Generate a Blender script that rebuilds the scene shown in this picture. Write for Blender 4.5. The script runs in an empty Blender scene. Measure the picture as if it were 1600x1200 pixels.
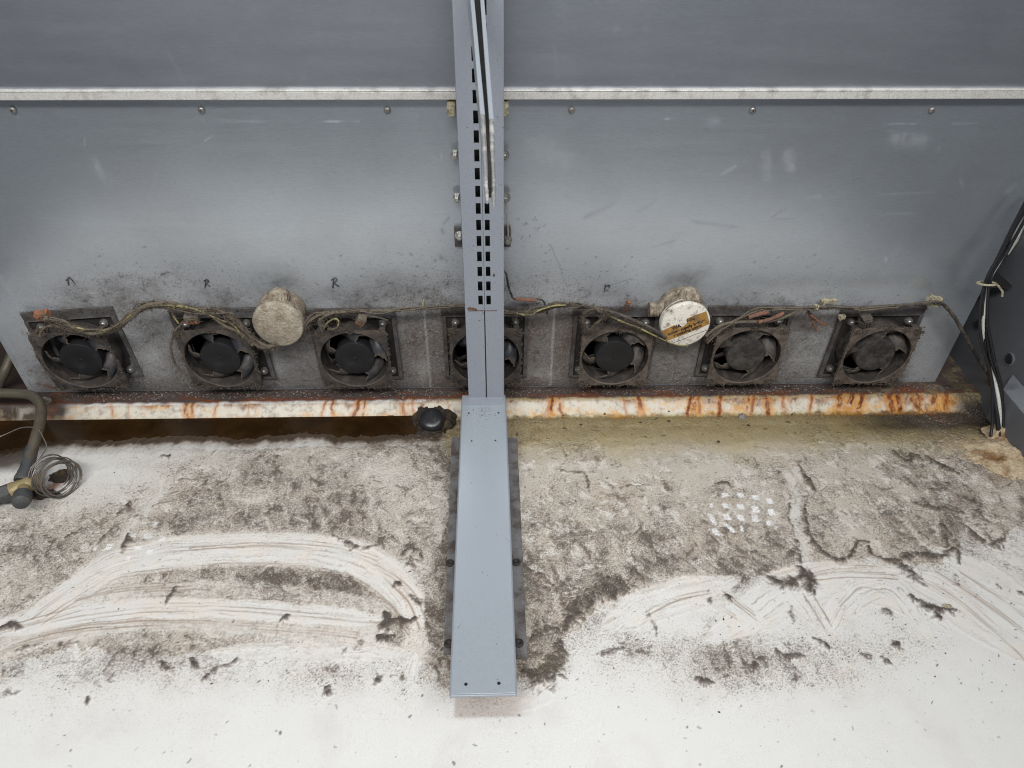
import bpy, bmesh, math, random
import numpy as np
from mathutils import Vector, Matrix, Euler

sc = bpy.context.scene
random.seed(7)
RNG = np.random.default_rng(11)

# ------------------------------------------------------------------ camera
F = 1109.0                      # focal length in units of a 1600 px wide picture
H = 0.845                       # camera height above the tank floor
n = Vector((-12, 1308, F)).normalized()          # world down, in camera axes (x right, y down, z forward)
d = Vector((-37, -940, F)); d = (d - n * d.dot(n)).normalized()   # world +Y
UPV = -n; FWD = d; RGT = FWD.cross(UPV) * -1
if RGT.x < 0: RGT = -RGT
def to_world(c): return Vector((c.dot(RGT), c.dot(FWD), c.dot(UPV)))
cam_d = bpy.data.cameras.new('camera'); cam = bpy.data.objects.new('camera', cam_d)
sc.collection.objects.link(cam)
cx_, cy_, cz_ = to_world(Vector((1, 0, 0))), to_world(Vector((0, -1, 0))), to_world(Vector((0, 0, -1)))
M = Matrix(((cx_.x, cy_.x, cz_.x), (cx_.y, cy_.y, cz_.y), (cx_.z, cy_.z, cz_.z))).to_4x4()
M.translation = (0, 0, H)
cam.matrix_world = M
cam_d.sensor_width = 36.0; cam_d.sensor_fit = 'HORIZONTAL'
cam_d.lens = F / 1600 * 36
cam_d.clip_start = 0.02; cam_d.clip_end = 100
cam_d.dof.use_dof = True; cam_d.dof.focus_distance = 1.14; cam_d.dof.aperture_fstop = 18.0
sc.camera = cam

# ------------------------------------------------------------------ world and lamps
w = bpy.data.worlds.new('World'); sc.world = w; w.use_nodes = True
wn = w.node_tree.nodes; wl = w.node_tree.links
bg = wn['Background']
tc = wn.new('ShaderNodeTexCoord'); sp = wn.new('ShaderNodeSeparateXYZ'); cr = wn.new('ShaderNodeValToRGB')
wl.new(tc.outputs['Generated'], sp.inputs[0])
mr = wn.new('ShaderNodeMapRange'); mr.inputs[1].default_value = -1; mr.inputs[2].default_value = 1
wl.new(sp.outputs['Z'], mr.inputs[0]); wl.new(mr.outputs[0], cr.inputs[0]); wl.new(cr.outputs[0], bg.inputs[0])
cr.color_ramp.elements[0].position = 0.35; cr.color_ramp.elements[0].color = (.32, .322, .345, 1)
cr.color_ramp.elements[1].position = 0.8; cr.color_ramp.elements[1].color = (.46, .48, .52, 1)
bg.inputs[1].default_value = 0.57
def area(name, loc, target, sx, sy, power, col):
    l = bpy.data.lights.new(name, 'AREA'); l.shape = 'RECTANGLE'; l.size = sx; l.size_y = sy
    l.energy = power; l.color = col
    o = bpy.data.objects.new(name, l); sc.collection.objects.link(o)
    o.location = loc
    o.rotation_euler = (Vector(target) - Vector(loc)).to_track_quat('-Z', 'Y').to_euler()
    return o
area('ceiling_lamp', (-0.2, -1.0, 2.4), (0, 0.6, 0.1), 2.4, 0.4, 75, (1.0, .995, .985))
area('shop_lamp', (1.5, -0.2, 2.6), (0, 0.6, 0), 1.4, 0.3, 21, (.95, .97, 1.0))
sc.view_settings.view_transform = 'Standard'
try: sc.view_settings.look = 'None'
except Exception: pass
sc.view_settings.gamma = 1.0; sc.view_settings.use_curve_mapping = False
sc.view_settings.exposure = 0.10
try: sc.cycles.filter_width = 1.05
except Exception: pass

# ------------------------------------------------------------------ picture measurements -> places on real planes
def ray(px, py):
    return to_world(Vector((px - 800, py - 600, F)))
def onY(px, py, Y):
    r = ray(px, py); t = Y / r.y
    return Vector((r.x * t, Y, H + r.z * t))
def onZ(px, py, Z=0.0):
    r = ray(px, py); t = (Z - H) / r.z
    return Vector((r.x * t, r.y * t, Z))
def onX(px, py, X):
    r = ray(px, py); t = X / r.x
    return Vector((X, r.y * t, H + r.z * t))
def project_np(X, Y, Z):
    Z = Z - H
    c = [X * RGT[i] + Y * FWD[i] + Z * UPV[i] for i in range(3)]
    return 800 + F * c[0] / c[2], 600 + F * c[1] / c[2]

def lin(*c):
    return tuple(((v / 255) / 12.92 if v / 255 <= .04045 else ((v / 255 + .055) / 1.055) ** 2.4) for v in c)

# ------------------------------------------------------------------ numpy noise
_G = np.random.default_rng(5).random((256, 256)) * 2 * np.pi
_GX, _GY = np.cos(_G).astype(np.float32), np.sin(_G).astype(np.float32)
def perlin(x, y, seed=0):
    x = x + seed * 17.31; y = y + seed * 9.77
    xi = np.floor(x).astype(np.int32); yi = np.floor(y).astype(np.int32)
    xf = (x - xi).astype(np.float32); yf = (y - yi).astype(np.float32)
    u = xf * xf * xf * (xf * (xf * 6 - 15) + 10); v = yf * yf * yf * (yf * (yf * 6 - 15) + 10)
    def g(ix, iy, fx, fy):
        a = (ix & 255, iy & 255)
        return _GX[a] * fx + _GY[a] * fy
    n00 = g(xi, yi, xf, yf); n10 = g(xi + 1, yi, xf - 1, yf)
    n01 = g(xi, yi + 1, xf, yf - 1); n11 = g(xi + 1, yi + 1, xf - 1, yf - 1)
    return (n00 * (1 - u) + n10 * u) * (1 - v) + (n01 * (1 - u) + n11 * u) * v * 1.0
def fbm(x, y, o=4, seed=0, gain=.55):
    r = 0; a = 1; t = 0
    for i in range(o):
        r = r + a * perlin(x * 2.03 ** i, y * 2.03 ** i, seed + i * 3); t += a; a *= gain
    return r / t * 1.9
def ridged(x, y, o=4, seed=0):
    r = 0; a = 1; t = 0
    for i in range(o):
        r = r + a * (1 - np.abs(perlin(x * 2.1 ** i, y * 2.1 ** i, seed + i * 5)) * 2.6); t += a; a *= .5
    return r / t
def ss(a, b, x):
    t = np.clip((x - a) / (b - a), 0, 1); return t * t * (3 - 2 * t)
def polydist(X, Y, pts, reach):
    """distance, along, signed across; far points get 9."""
    P = np.array(pts, dtype=np.float32)
    m = (X > P[:, 0].min() - reach) & (X < P[:, 0].max() + reach) & (Y > P[:, 1].min() - reach) & (Y < P[:, 1].max() + reach)
    x = X[m]; y = Y[m]
    D = np.full(x.shape, 9., np.float32); T = np.zeros_like(D); S = np.zeros_like(D); acc = 0
    for i in range(len(P) - 1):
        a = P[i]; b = P[i + 1] - a; L = float(np.hypot(*b)) + 1e-9
        t = np.clip(((x - a[0]) * b[0] + (y - a[1]) * b[1]) / (L * L), 0, 1)
        dx = x - a[0] - t * b[0]; dy = y - a[1] - t * b[1]
        dd = np.hypot(dx, dy); k = dd < D
        D[k] = dd[k]; T[k] = acc + t[k] * L; S[k] = (dx * -b[1] + dy * b[0])[k] / L
        acc += L
    return m, D, T, S
def smooth_path(pts, k=6):
    P = [Vector(p) for p in pts]; out = []
    for i in range(len(P) - 1):
        a = P[max(i - 1, 0)]; b = P[i]; c = P[i + 1]; e = P[min(i + 2, len(P) - 1)]
        for j in range(k):
            t = j / k
            out.append(0.5 * ((2 * b) + (c - a) * t + (2 * a - 5 * b + 4 * c - e) * t * t + (3 * b - a - 3 * c + e) * t ** 3))
    out.append(P[-1]); return out
def mixc(col, c, a):
    a = a[..., None]; c = np.array(c, np.float32)
    return col * (1 - a) + c * a

# ------------------------------------------------------------------ meshes
class MB:
    def __init__(s): s.v = []; s.f = []
    def add(s, vs, fs):
        b = len(s.v); s.v += [tuple(v) for v in vs]; s.f += [tuple(b + i for i in f) for f in fs]; return s
    def box(s, c, dm, rot=None):
        hx, hy, hz = dm[0] / 2, dm[1] / 2, dm[2] / 2
        vs = [Vector((x * hx, y * hy, z * hz)) for x in (-1, 1) for y in (-1, 1) for z in (-1, 1)]
        if rot is not None: vs = [rot @ v for v in vs]
        return s.add([v + Vector(c) for v in vs], [(0, 1, 3, 2), (4, 6, 7, 5), (0, 4, 5, 1), (2, 3, 7, 6), (0, 2, 6, 4), (1, 5, 7, 3)])
    def tube(s, path, r, n=8, caps=True):
        P = [Vector(p) for p in path]; rr = r if hasattr(r, '__len__') else [r] * len(P)
        up = None; vs = []; fs = []
        for i, p in enumerate(P):
            t = (P[min(i + 1, len(P) - 1)] - P[max(i - 1, 0)])
            t = t.normalized() if t.length > 1e-9 else Vector((0, 0, 1))
            if up is None:
                up = Vector((0, 0, 1)) if abs(t.z) < .9 else Vector((1, 0, 0))
            up = (up - t * up.dot(t)).normalized(); sd = t.cross(up)
            for k in range(n):
                a = 2 * math.pi * k / n
                vs.append(p + (up * math.cos(a) + sd * math.sin(a)) * rr[i])
        for i in range(len(P) - 1):
            for k in range(n):
                k2 = (k + 1) % n
                fs.append((i * n + k, i * n + k2, (i + 1) * n + k2, (i + 1) * n + k))
        if caps:
            fs.append(tuple(range(n - 1, -1, -1))); fs.append(tuple((len(P) - 1) * n + k for k in range(n)))
        return s.add(vs, fs)
    def lathe(s, prof, mat4, n=32, wob=0.0):
        """prof: list (radius, height); revolved about local Z, then mat4."""
        vs = []; fs = []
        for (r, h) in prof:
            for k in range(n):
                a = 2 * math.pi * k / n; q = r * (1 + wob * math.sin(k * 2.7 + r * 90) * random.random())
                vs.append(mat4 @ Vector((q * math.cos(a), q * math.sin(a), h)))
        for i in range(len(prof) - 1):
            for k in range(n):
                k2 = (k + 1) % n
                fs.append((i * n + k, i * n + k2, (i + 1) * n + k2, (i + 1) * n + k))
        fs.append(tuple(range(n - 1, -1, -1))); fs.append(tuple((len(prof) - 1) * n + k for k in range(n)))
        return s.add(vs, fs)
    def build(s, name, mat, parent=None, smooth=False, bevel=0, local=False, solid=0):
        me = bpy.data.meshes.new(name)
        off = Vector((0, 0, 0))
        if parent is not None and not local:
            off = parent_world(parent)
        me.from_pydata([tuple(Vector(v) - off) for v in s.v], [], s.f)
        bm = bmesh.new(); bm.from_mesh(me); bmesh.ops.recalc_face_normals(bm, faces=bm.faces); bm.to_mesh(me); bm.free()
        me.materials.append(mat)
        if smooth:
            me.polygons.foreach_set('use_smooth', [True] * len(me.polygons))
            try: me.set_sharp_from_angle(angle=math.radians(38))
            except Exception: pass
        o = bpy.data.objects.new(name, me); sc.collection.objects.link(o)
        if parent is not None: o.parent = parent
        if solid:
            m = o.modifiers.new('solid', 'SOLIDIFY'); m.thickness = solid; m.offset = 0
        if bevel:
            m = o.modifiers.new('bevel', 'BEVEL'); m.width = bevel; m.segments = 2; m.limit_method = 'ANGLE'; m.angle_limit = math.radians(40)
        return o
def parent_world(o):
    v = Vector(o.location)
    while o.parent is not None:
        o = o.parent; v = v + Vector(o.location)
    return v
def tag(o, label, cat=None, group=None, kind=None):
    if label: o['label'] = label
    if cat: o['category'] = cat
    if group: o['group'] = group
    if kind: o['kind'] = kind
    return o
def thing(name, label, cat, loc=(0, 0, 0), group=None):
    o = bpy.data.objects.new(name, None); sc.collection.objects.link(o); o.location = loc
    o.empty_display_size = .02
    return tag(o, label, cat, group)
def FACE(loc, rx=0, rz=0, ry=0):
    """matrix whose local +Z points towards the room (-Y)."""
    return Matrix.Translation(Vector(loc)) @ Euler((math.radians(90 + rx), 0, math.radians(rz))).to_matrix().to_4x4() @ Matrix.Rotation(math.radians(ry), 4, 'Z')

# ------------------------------------------------------------------ materials
def newmat(name):
    m = bpy.data.materials.new(name); m.use_nodes = True
    return m, m.node_tree.nodes, m.node_tree.links, m.node_tree.nodes['Principled BSDF']
def noise(nn, ll, scale, detail=6, rough=.6, src='Object', stretch=None):
    t = nn.new('ShaderNodeTexCoord'); nz = nn.new('ShaderNodeTexNoise')
    nz.inputs['Scale'].default_value = scale; nz.inputs['Detail'].default_value = detail; nz.inputs['Roughness'].default_value = rough
    out = t.outputs[src]
    if stretch:
        mp = nn.new('ShaderNodeMapping'); mp.inputs['Scale'].default_value = stretch; ll.new(out, mp.inputs[0]); out = mp.outputs[0]
    ll.new(out, nz.inputs['Vector']); return nz.outputs['Fac']
def ramp(nn, ll, src, a, b, ca=(0, 0, 0, 1), cb=(1, 1, 1, 1)):
    r = nn.new('ShaderNodeValToRGB'); r.color_ramp.elements[0].position = a; r.color_ramp.elements[1].position = b
    r.color_ramp.elements[0].color = ca; r.color_ramp.elements[1].color = cb
    ll.new(src, r.inputs[0]); return r.outputs[0]
def mixn(nn, ll, fac, a, b, mode='MIX'):
    m = nn.new('ShaderNodeMix'); m.data_type = 'RGBA'; m.blend_type = mode
    if isinstance(fac, float): m.inputs[0].default_value = fac
    else: ll.new(fac, m.inputs[0])
    for i, v in ((6, a), (7, b)):
        if isinstance(v, tuple): m.inputs[i].default_value = (v[0], v[1], v[2], 1)
        else: ll.new(v, m.inputs[i])
    return m.outputs[2]
def dusty(name, col, rough=.5, metal=0, dust=(.16, .14, .12), lo=.45, hi=.62, scale=60, bump=.2, top=0.0, fine=700, bdist=.001):
    m, nn, ll, p = newmat(name)
    f = ramp(nn, ll, noise(nn, ll, scale, 8, .65), lo, hi)
    g = ramp(nn, ll, noise(nn, ll, fine, 3, .6), .3, .75, (.72, .72, .72, 1), (1.15, 1.15, 1.15, 1))
    if top > 0:
        ge = nn.new('ShaderNodeNewGeometry'); s = nn.new('ShaderNodeSeparateXYZ'); ll.new(ge.outputs['Normal'], s.inputs[0])
        tr = ramp(nn, ll, s.outputs['Z'], .15, .85)
        a = nn.new('ShaderNodeMath'); a.operation = 'MULTIPLY_ADD'; ll.new(tr, a.inputs[0]); a.inputs[1].default_value = top; ll.new(f, a.inputs[2]); a.use_clamp = True
        f = a.outputs[0]
    c = mixn(nn, ll, f, col, dust)
    c = mixn(nn, ll, 1.0, c, g, 'MULTIPLY')
    ll.new(c, p.inputs['Base Color'])
    rr = nn.new('ShaderNodeMapRange'); ll.new(f, rr.inputs[0]); rr.inputs[3].default_value = rough; rr.inputs[4].default_value = .9
    ll.new(rr.outputs[0], p.inputs['Roughness'])
    if metal:
        mm = nn.new('ShaderNodeMapRange'); ll.new(f, mm.inputs[0]); mm.inputs[3].default_value = metal; mm.inputs[4].default_value = 0
        ll.new(mm.outputs[0], p.inputs['Metallic'])
    b = nn.new('ShaderNodeBump'); b.inputs['Strength'].default_value = bump; b.inputs['Distance'].default_value = bdist
    ll.new(noise(nn, ll, scale * 4, 5, .7), b.inputs['Height']); ll.new(b.outputs[0], p.inputs['Normal'])
    return m
def painted(name, fine=900, fine_amt=.25, bump=.3, stretch=None, bdist=.0006, grain=None):
    """surface whose stains, dirt, wear, painted shade and reflections were laid out on the mesh as attributes."""
    m, nn, ll, p = newmat(name)
    a = nn.new('ShaderNodeAttribute'); a.attribute_name = 'stain'
    r = nn.new('ShaderNodeAttribute'); r.attribute_name = 'gloss'
    k = nn.new('ShaderNodeAttribute'); k.attribute_name = 'metal'
    fn = noise(nn, ll, fine, 3, .65, stretch=stretch)
    g = ramp(nn, ll, fn, .3, .7, (1 - fine_amt,) * 3 + (1,), (1 + fine_amt,) * 3 + (1,))
    c = mixn(nn, ll, 1.0, a.outputs['Color'], g, 'MULTIPLY')
    q = nn.new('ShaderNodeAttribute'); q.attribute_name = 'grit'
    n2 = noise(nn, ll, 560, 4, .72); md = nn.new('ShaderNodeMath'); md.operation = 'MULTIPLY_ADD'; ll.new(q.outputs['Fac'], md.inputs[0]); md.inputs[1].default_value = .24; ll.new(n2, md.inputs[2])
    c = mixn(nn, ll, ramp(nn, ll, md.outputs[0], .63, .76, (0, 0, 0, 1), (.8, .8, .8, 1)), c, tuple(lin(84, 76, 70)))
    n3 = noise(nn, ll, 430, 4, .7, stretch=(1, .8, 1)); m3 = nn.new('ShaderNodeMath'); m3.operation = 'MULTIPLY_ADD'; ll.new(q.outputs['Fac'], m3.inputs[0]); m3.inputs[1].default_value = .12; ll.new(n3, m3.inputs[2])
    c = mixn(nn, ll, ramp(nn, ll, m3.outputs[0], .66, .78, (0, 0, 0, 1), (.55, .55, .55, 1)), c, tuple(lin(212, 207, 200)))
    ll.new(c, p.inputs['Base Color']); ll.new(r.outputs['Fac'], p.inputs['Roughness']); ll.new(k.outputs['Fac'], p.inputs['Metallic'])
    b = nn.new('ShaderNodeBump'); b.inputs['Strength'].default_value = bump; b.inputs['Distance'].default_value = bdist
    ll.new(fn, b.inputs['Height']); ll.new(b.outputs[0], p.inputs['Normal'])
    return m
M_FLOOR = painted('tank_liner', 900, .10, .35)
M_PANEL = painted('galvanised_sheet', 420, .07, .10, stretch=(.25, 1, 2.2), bdist=.0002)
M_POST = dusty('grey_post_paint', lin(152, 157, 166), .40, .15, lin(86, 78, 70), .64, .70, 210, .08, fine=1600)
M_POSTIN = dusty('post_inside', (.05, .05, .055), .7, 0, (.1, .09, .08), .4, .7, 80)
M_FOOT = dusty('blue_grey_paint', lin(158, 165, 172), .30, .1, lin(104, 100, 96), .68, .73, 230, .06, fine=1600)
M_BASE = dusty('dirty_base_steel', lin(132, 130, 130), .6, .2, lin(84, 76, 69), .42, .62, 40, .4)
M_TRIM = dusty('pale_trim', lin(216, 214, 208), .5, .3, lin(150, 145, 138), .5, .75, 50, .2)
M_STEEL = dusty('bright_steel', (.62, .61, .58), .3, .9, lin(130, 118, 100), .5, .75, 140, .1)
M_SCREW = dusty('dirty_screw', (.36, .35, .33), .35, .8, lin(90, 80, 70), .45, .7, 200, .2)
M_FANBODY = dusty('black_fan_plastic', (.028, .026, .025), .5, 0, lin(92, 82, 74), .38, .66, 45, .7, top=.45, bdist=.002)
M_FANBODY2 = dusty('brown_fan_plastic', (.032, .028, .025), .5, 0, lin(106, 94, 84), .34, .60, 60, .8, top=.5, bdist=.002)
M_HUB2 = dusty('dusty_hub', (.022, .021, .02), .6, 0, lin(84, 78, 74), .40, .75, 90, .2)
M_BLADE2 = dusty('dusty_blade', (.04, .038, .038), .45, 0, lin(104, 94, 84), .42, .66, 60, .3, top=.15)
M_BARREL = dusty('fan_barrel', (.020, .019, .019), .5, 0, lin(84, 75, 68), .48, .70, 55, .6, top=.42, bdist=.002)
M_PLATE_SHADE = dusty('fan_plate_shade', (.018, .017, .016), .8, 0, lin(62, 54, 48), .48, .68, 50, .5)  # dirt plus a near-black tone for the shade round the fan
M_BLADE = dusty('fan_blade', (.035, .037, .045), .38, 0, lin(96, 88, 80), .48, .72, 50, .2, top=.1)
M_HUB = dusty('fan_hub', (.007, .007, .009), .6, 0, lin(52, 49, 48), .55, .95, 70, .1)
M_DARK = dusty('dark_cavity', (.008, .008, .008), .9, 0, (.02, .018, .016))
M_BARE = dusty('bare_steel', (.78, .77, .74), .28, .85, lin(168, 160, 146), .52, .75, 90, .1)
M_PLATE = dusty('fan_plate', lin(104, 103, 104), .5, .3, lin(66, 57, 51), .38, .62, 45, .5, top=.2)
M_RUBBER = dusty('black_cable', (.03, .03, .032), .5, 0, lin(100, 90, 78), .45, .65, 70, .5, top=.5)
M_BLACK = dusty('black_sheath', (.018, .018, .02), .32, 0, lin(80, 74, 66), .6, .8, 60, .1)
M_CABLE = dusty('dusty_cable', (.06, .056, .05), .7, 0, lin(112, 102, 88), .32, .55, 60, .9, top=.5, bdist=.002)
M_YELLOW = dusty('yellow_green_wire', lin(158, 150, 98), .5, 0, lin(98, 90, 72), .42, .58, 60, .3)
M_ORANGE = dusty('orange_plastic', lin(196, 104, 52), .5, 0, lin(116, 88, 70), .40, .60, 90, .4, top=.4)
M_PINK = dusty('copper_red_sleeve', lin(150, 98, 76), .6, 0, lin(98, 82, 72), .38, .64, 90, .5)
M_CLEAR = dusty('smoked_plastic', lin(112, 104, 90), .3, 0, lin(88, 78, 66), .45, .65, 90, .3)
M_BOXW = dusty('white_box_plastic', lin(224, 218, 206), .42, 0, lin(118, 104, 86), .52, .70, 110, .3, bdist=.0005)
M_BOXD = dusty('grimy_box_plastic', lin(172, 160, 140), .5, 0, lin(88, 74, 58), .32, .68, 110, .6, fine=420)
M_LIDD = dusty('grimy_lid', lin(214, 204, 186), .24, .55, lin(112, 94, 70), .34, .74, 70, .9, fine=420, bdist=.003)
M_LABEL = dusty('ochre_label', lin(166, 124, 62), .5, 0, lin(112, 86, 52), .45, .7, 110, .15)
M_INK = dusty('black_ink', (.02, .02, .022), .7)
M_CREAM = dusty('cream_clip', lin(184, 176, 148), .5, 0, lin(112, 102, 84), .42, .66, 140, .2, fine=500)
M_SIDE = dusty('dark_grey_paint', lin(108, 111, 116), .38, .1, lin(66, 62, 58), .6, .85, 18, .1)
M_KERB = dusty('kerb_paint', lin(150, 153, 160), .5, .1, lin(120, 115, 110), .6, .85, 18, .1)
M_BACKD = dusty('grimy_back', lin(70, 68, 58), .8, 0, lin(40, 36, 26), .4, .6, 24, .9, bdist=.004)
M_COPPER = dusty('tarnished_pipe', lin(98, 92, 78), .45, .35, lin(78, 66, 54), .42, .62, 28, .4)
M_BRASS = dusty('brass', lin(158, 142, 102), .48, .25, lin(96, 84, 60), .5, .7, 60, .4)
M_CAP = dusty('grey_cap', lin(66, 68, 68), .55, 0, lin(92, 88, 82), .5, .75, 60, .3)
M_LINT = dusty('grey_lint', lin(150, 142, 134), .9, 0, lin(92, 84, 76), .45, .6, 300, .2)
M_DUST = dusty('brown_dust', lin(98, 88, 76), .95, 0, lin(66, 58, 50), .4, .6, 200, .3)
M_FLAKE = dusty('dark_flake', lin(54, 47, 40), .9, 0, lin(92, 84, 74), .55, .7, 200, .3)
M_PLUG = dusty('drain_cap', (.018, .019, .022), .28, 0, lin(60, 50, 40), .55, .75, 60, .3)
M_TAR = dusty('brown_sludge', lin(52, 42, 32), .42, 0, lin(98, 80, 56), .52, .68, 60, .9, bdist=.004)
M_FOAM = dusty('sealing_foam', lin(196, 178, 148), .8, 0, lin(134, 98, 58), .46, .62, 26, 1.0, fine=260, bdist=.004)
M_WIRE = dusty('capillary_steel', (.22, .205, .19), .35, .8, lin(90, 74, 58), .45, .65, 80, .2)
M_WHITEC = dusty('white_cable', lin(205, 205, 200), .4, 0, lin(120, 112, 98), .55, .7, 60, .2)

def water_mat():
    m, nn, ll, p = newmat('standing_water')
    f = noise(nn, ll, 22, 6, .6)
    c = ramp(nn, ll, f, .35, .7, lin(38, 26, 13) + (1,), lin(60, 42, 22) + (1,))
    g = nn.new('ShaderNodeBsdfTransparent'); g.inputs[0].default_value = (.55, .38, .18, 1)
    mx = nn.new('ShaderNodeMixShader'); mx.inputs[0].default_value = .82
    ll.new(c, p.inputs['Base Color']); p.inputs['Roughness'].default_value = .12
    p.inputs['Specular IOR Level'].default_value = .35
    ll.new(g.outputs[0], mx.inputs[1]); ll.new(p.outputs[0], mx.inputs[2])
    ll.new(mx.outputs[0], nn['Material Output'].inputs[0])
    return m
M_WATER = water_mat()

# ------------------------------------------------------------------ grid surfaces
def grid_obj(name, P, mat, stain, gloss, metal, keep=None, parent=None, smooth=True, grit=0.0):
    ny, nx = P.shape[:2]
    idx = np.arange(ny * nx).reshape(ny, nx)
    q = np.stack([idx[:-1, :-1], idx[:-1, 1:], idx[1:, 1:], idx[1:, :-1]], -1).reshape(-1, 4)
    if keep is not None: q = q[keep.reshape(-1)]
    me = bpy.data.meshes.new(name)
    me.vertices.add(ny * nx); me.vertices.foreach_set('co', P.reshape(-1).astype(np.float32))
    me.loops.add(q.size); me.loops.foreach_set('vertex_index', q.reshape(-1).astype(np.int32))
    me.polygons.add(len(q)); me.polygons.foreach_set('loop_start', np.arange(0, q.size, 4, dtype=np.int32))
    try: me.polygons.foreach_set('loop_total', np.full(len(q), 4, dtype=np.int32))
    except Exception: pass
    me.update(calc_edges=True)
    if smooth: me.polygons.foreach_set('use_smooth', np.ones(len(q), dtype=bool))
    a = me.attributes.new('stain', 'FLOAT_COLOR', 'POINT')
    c4 = np.ones((ny * nx, 4), np.float32); c4[:, :3] = np.clip(stain.reshape(-1, 3), 0, 1); a.data.foreach_set('color', c4.reshape(-1))
    for nm, v in (('gloss', gloss), ('metal', metal), ('grit', grit)):
        b = me.attributes.new(nm, 'FLOAT', 'POINT'); b.data.foreach_set('value', np.broadcast_to(v, (ny, nx)).astype(np.float32).reshape(-1).copy())
    me.materials.append(mat)
    o = bpy.data.objects.new(name, me); sc.collection.objects.link(o)
    if parent is not None: o.parent = parent
    return o

WALL_Y = 0.985; FAN_Y = 0.947; POST_Y = 0.89
FAN_PX = [(125, 565), (343, 563), (554, 563), (759, 560), (961, 560), (1167, 558), (1370, 558)]
FAN_C = [onY(x, y, FAN_Y) for x, y in FAN_PX]

# ================================================================== FLOOR
def table(PX, PY, xs, ys, T):
    T = np.array(T, np.float32); xs = np.array(xs, np.float32); ys = np.array(ys, np.float32)
    fx = np.interp(PX, xs, np.arange(len(xs))); fy = np.interp(PY, ys, np.arange(len(ys)))
    x0 = np.clip(fx.astype(int), 0, len(xs) - 2); y0 = np.clip(fy.astype(int), 0, len(ys) - 2)
    u = fx - x0; v = fy - y0
    return (T[y0, x0] * (1 - u) + T[y0, x0 + 1] * u) * (1 - v) + (T[y0 + 1, x0] * (1 - u) + T[y0 + 1, x0 + 1] * u) * v

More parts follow.
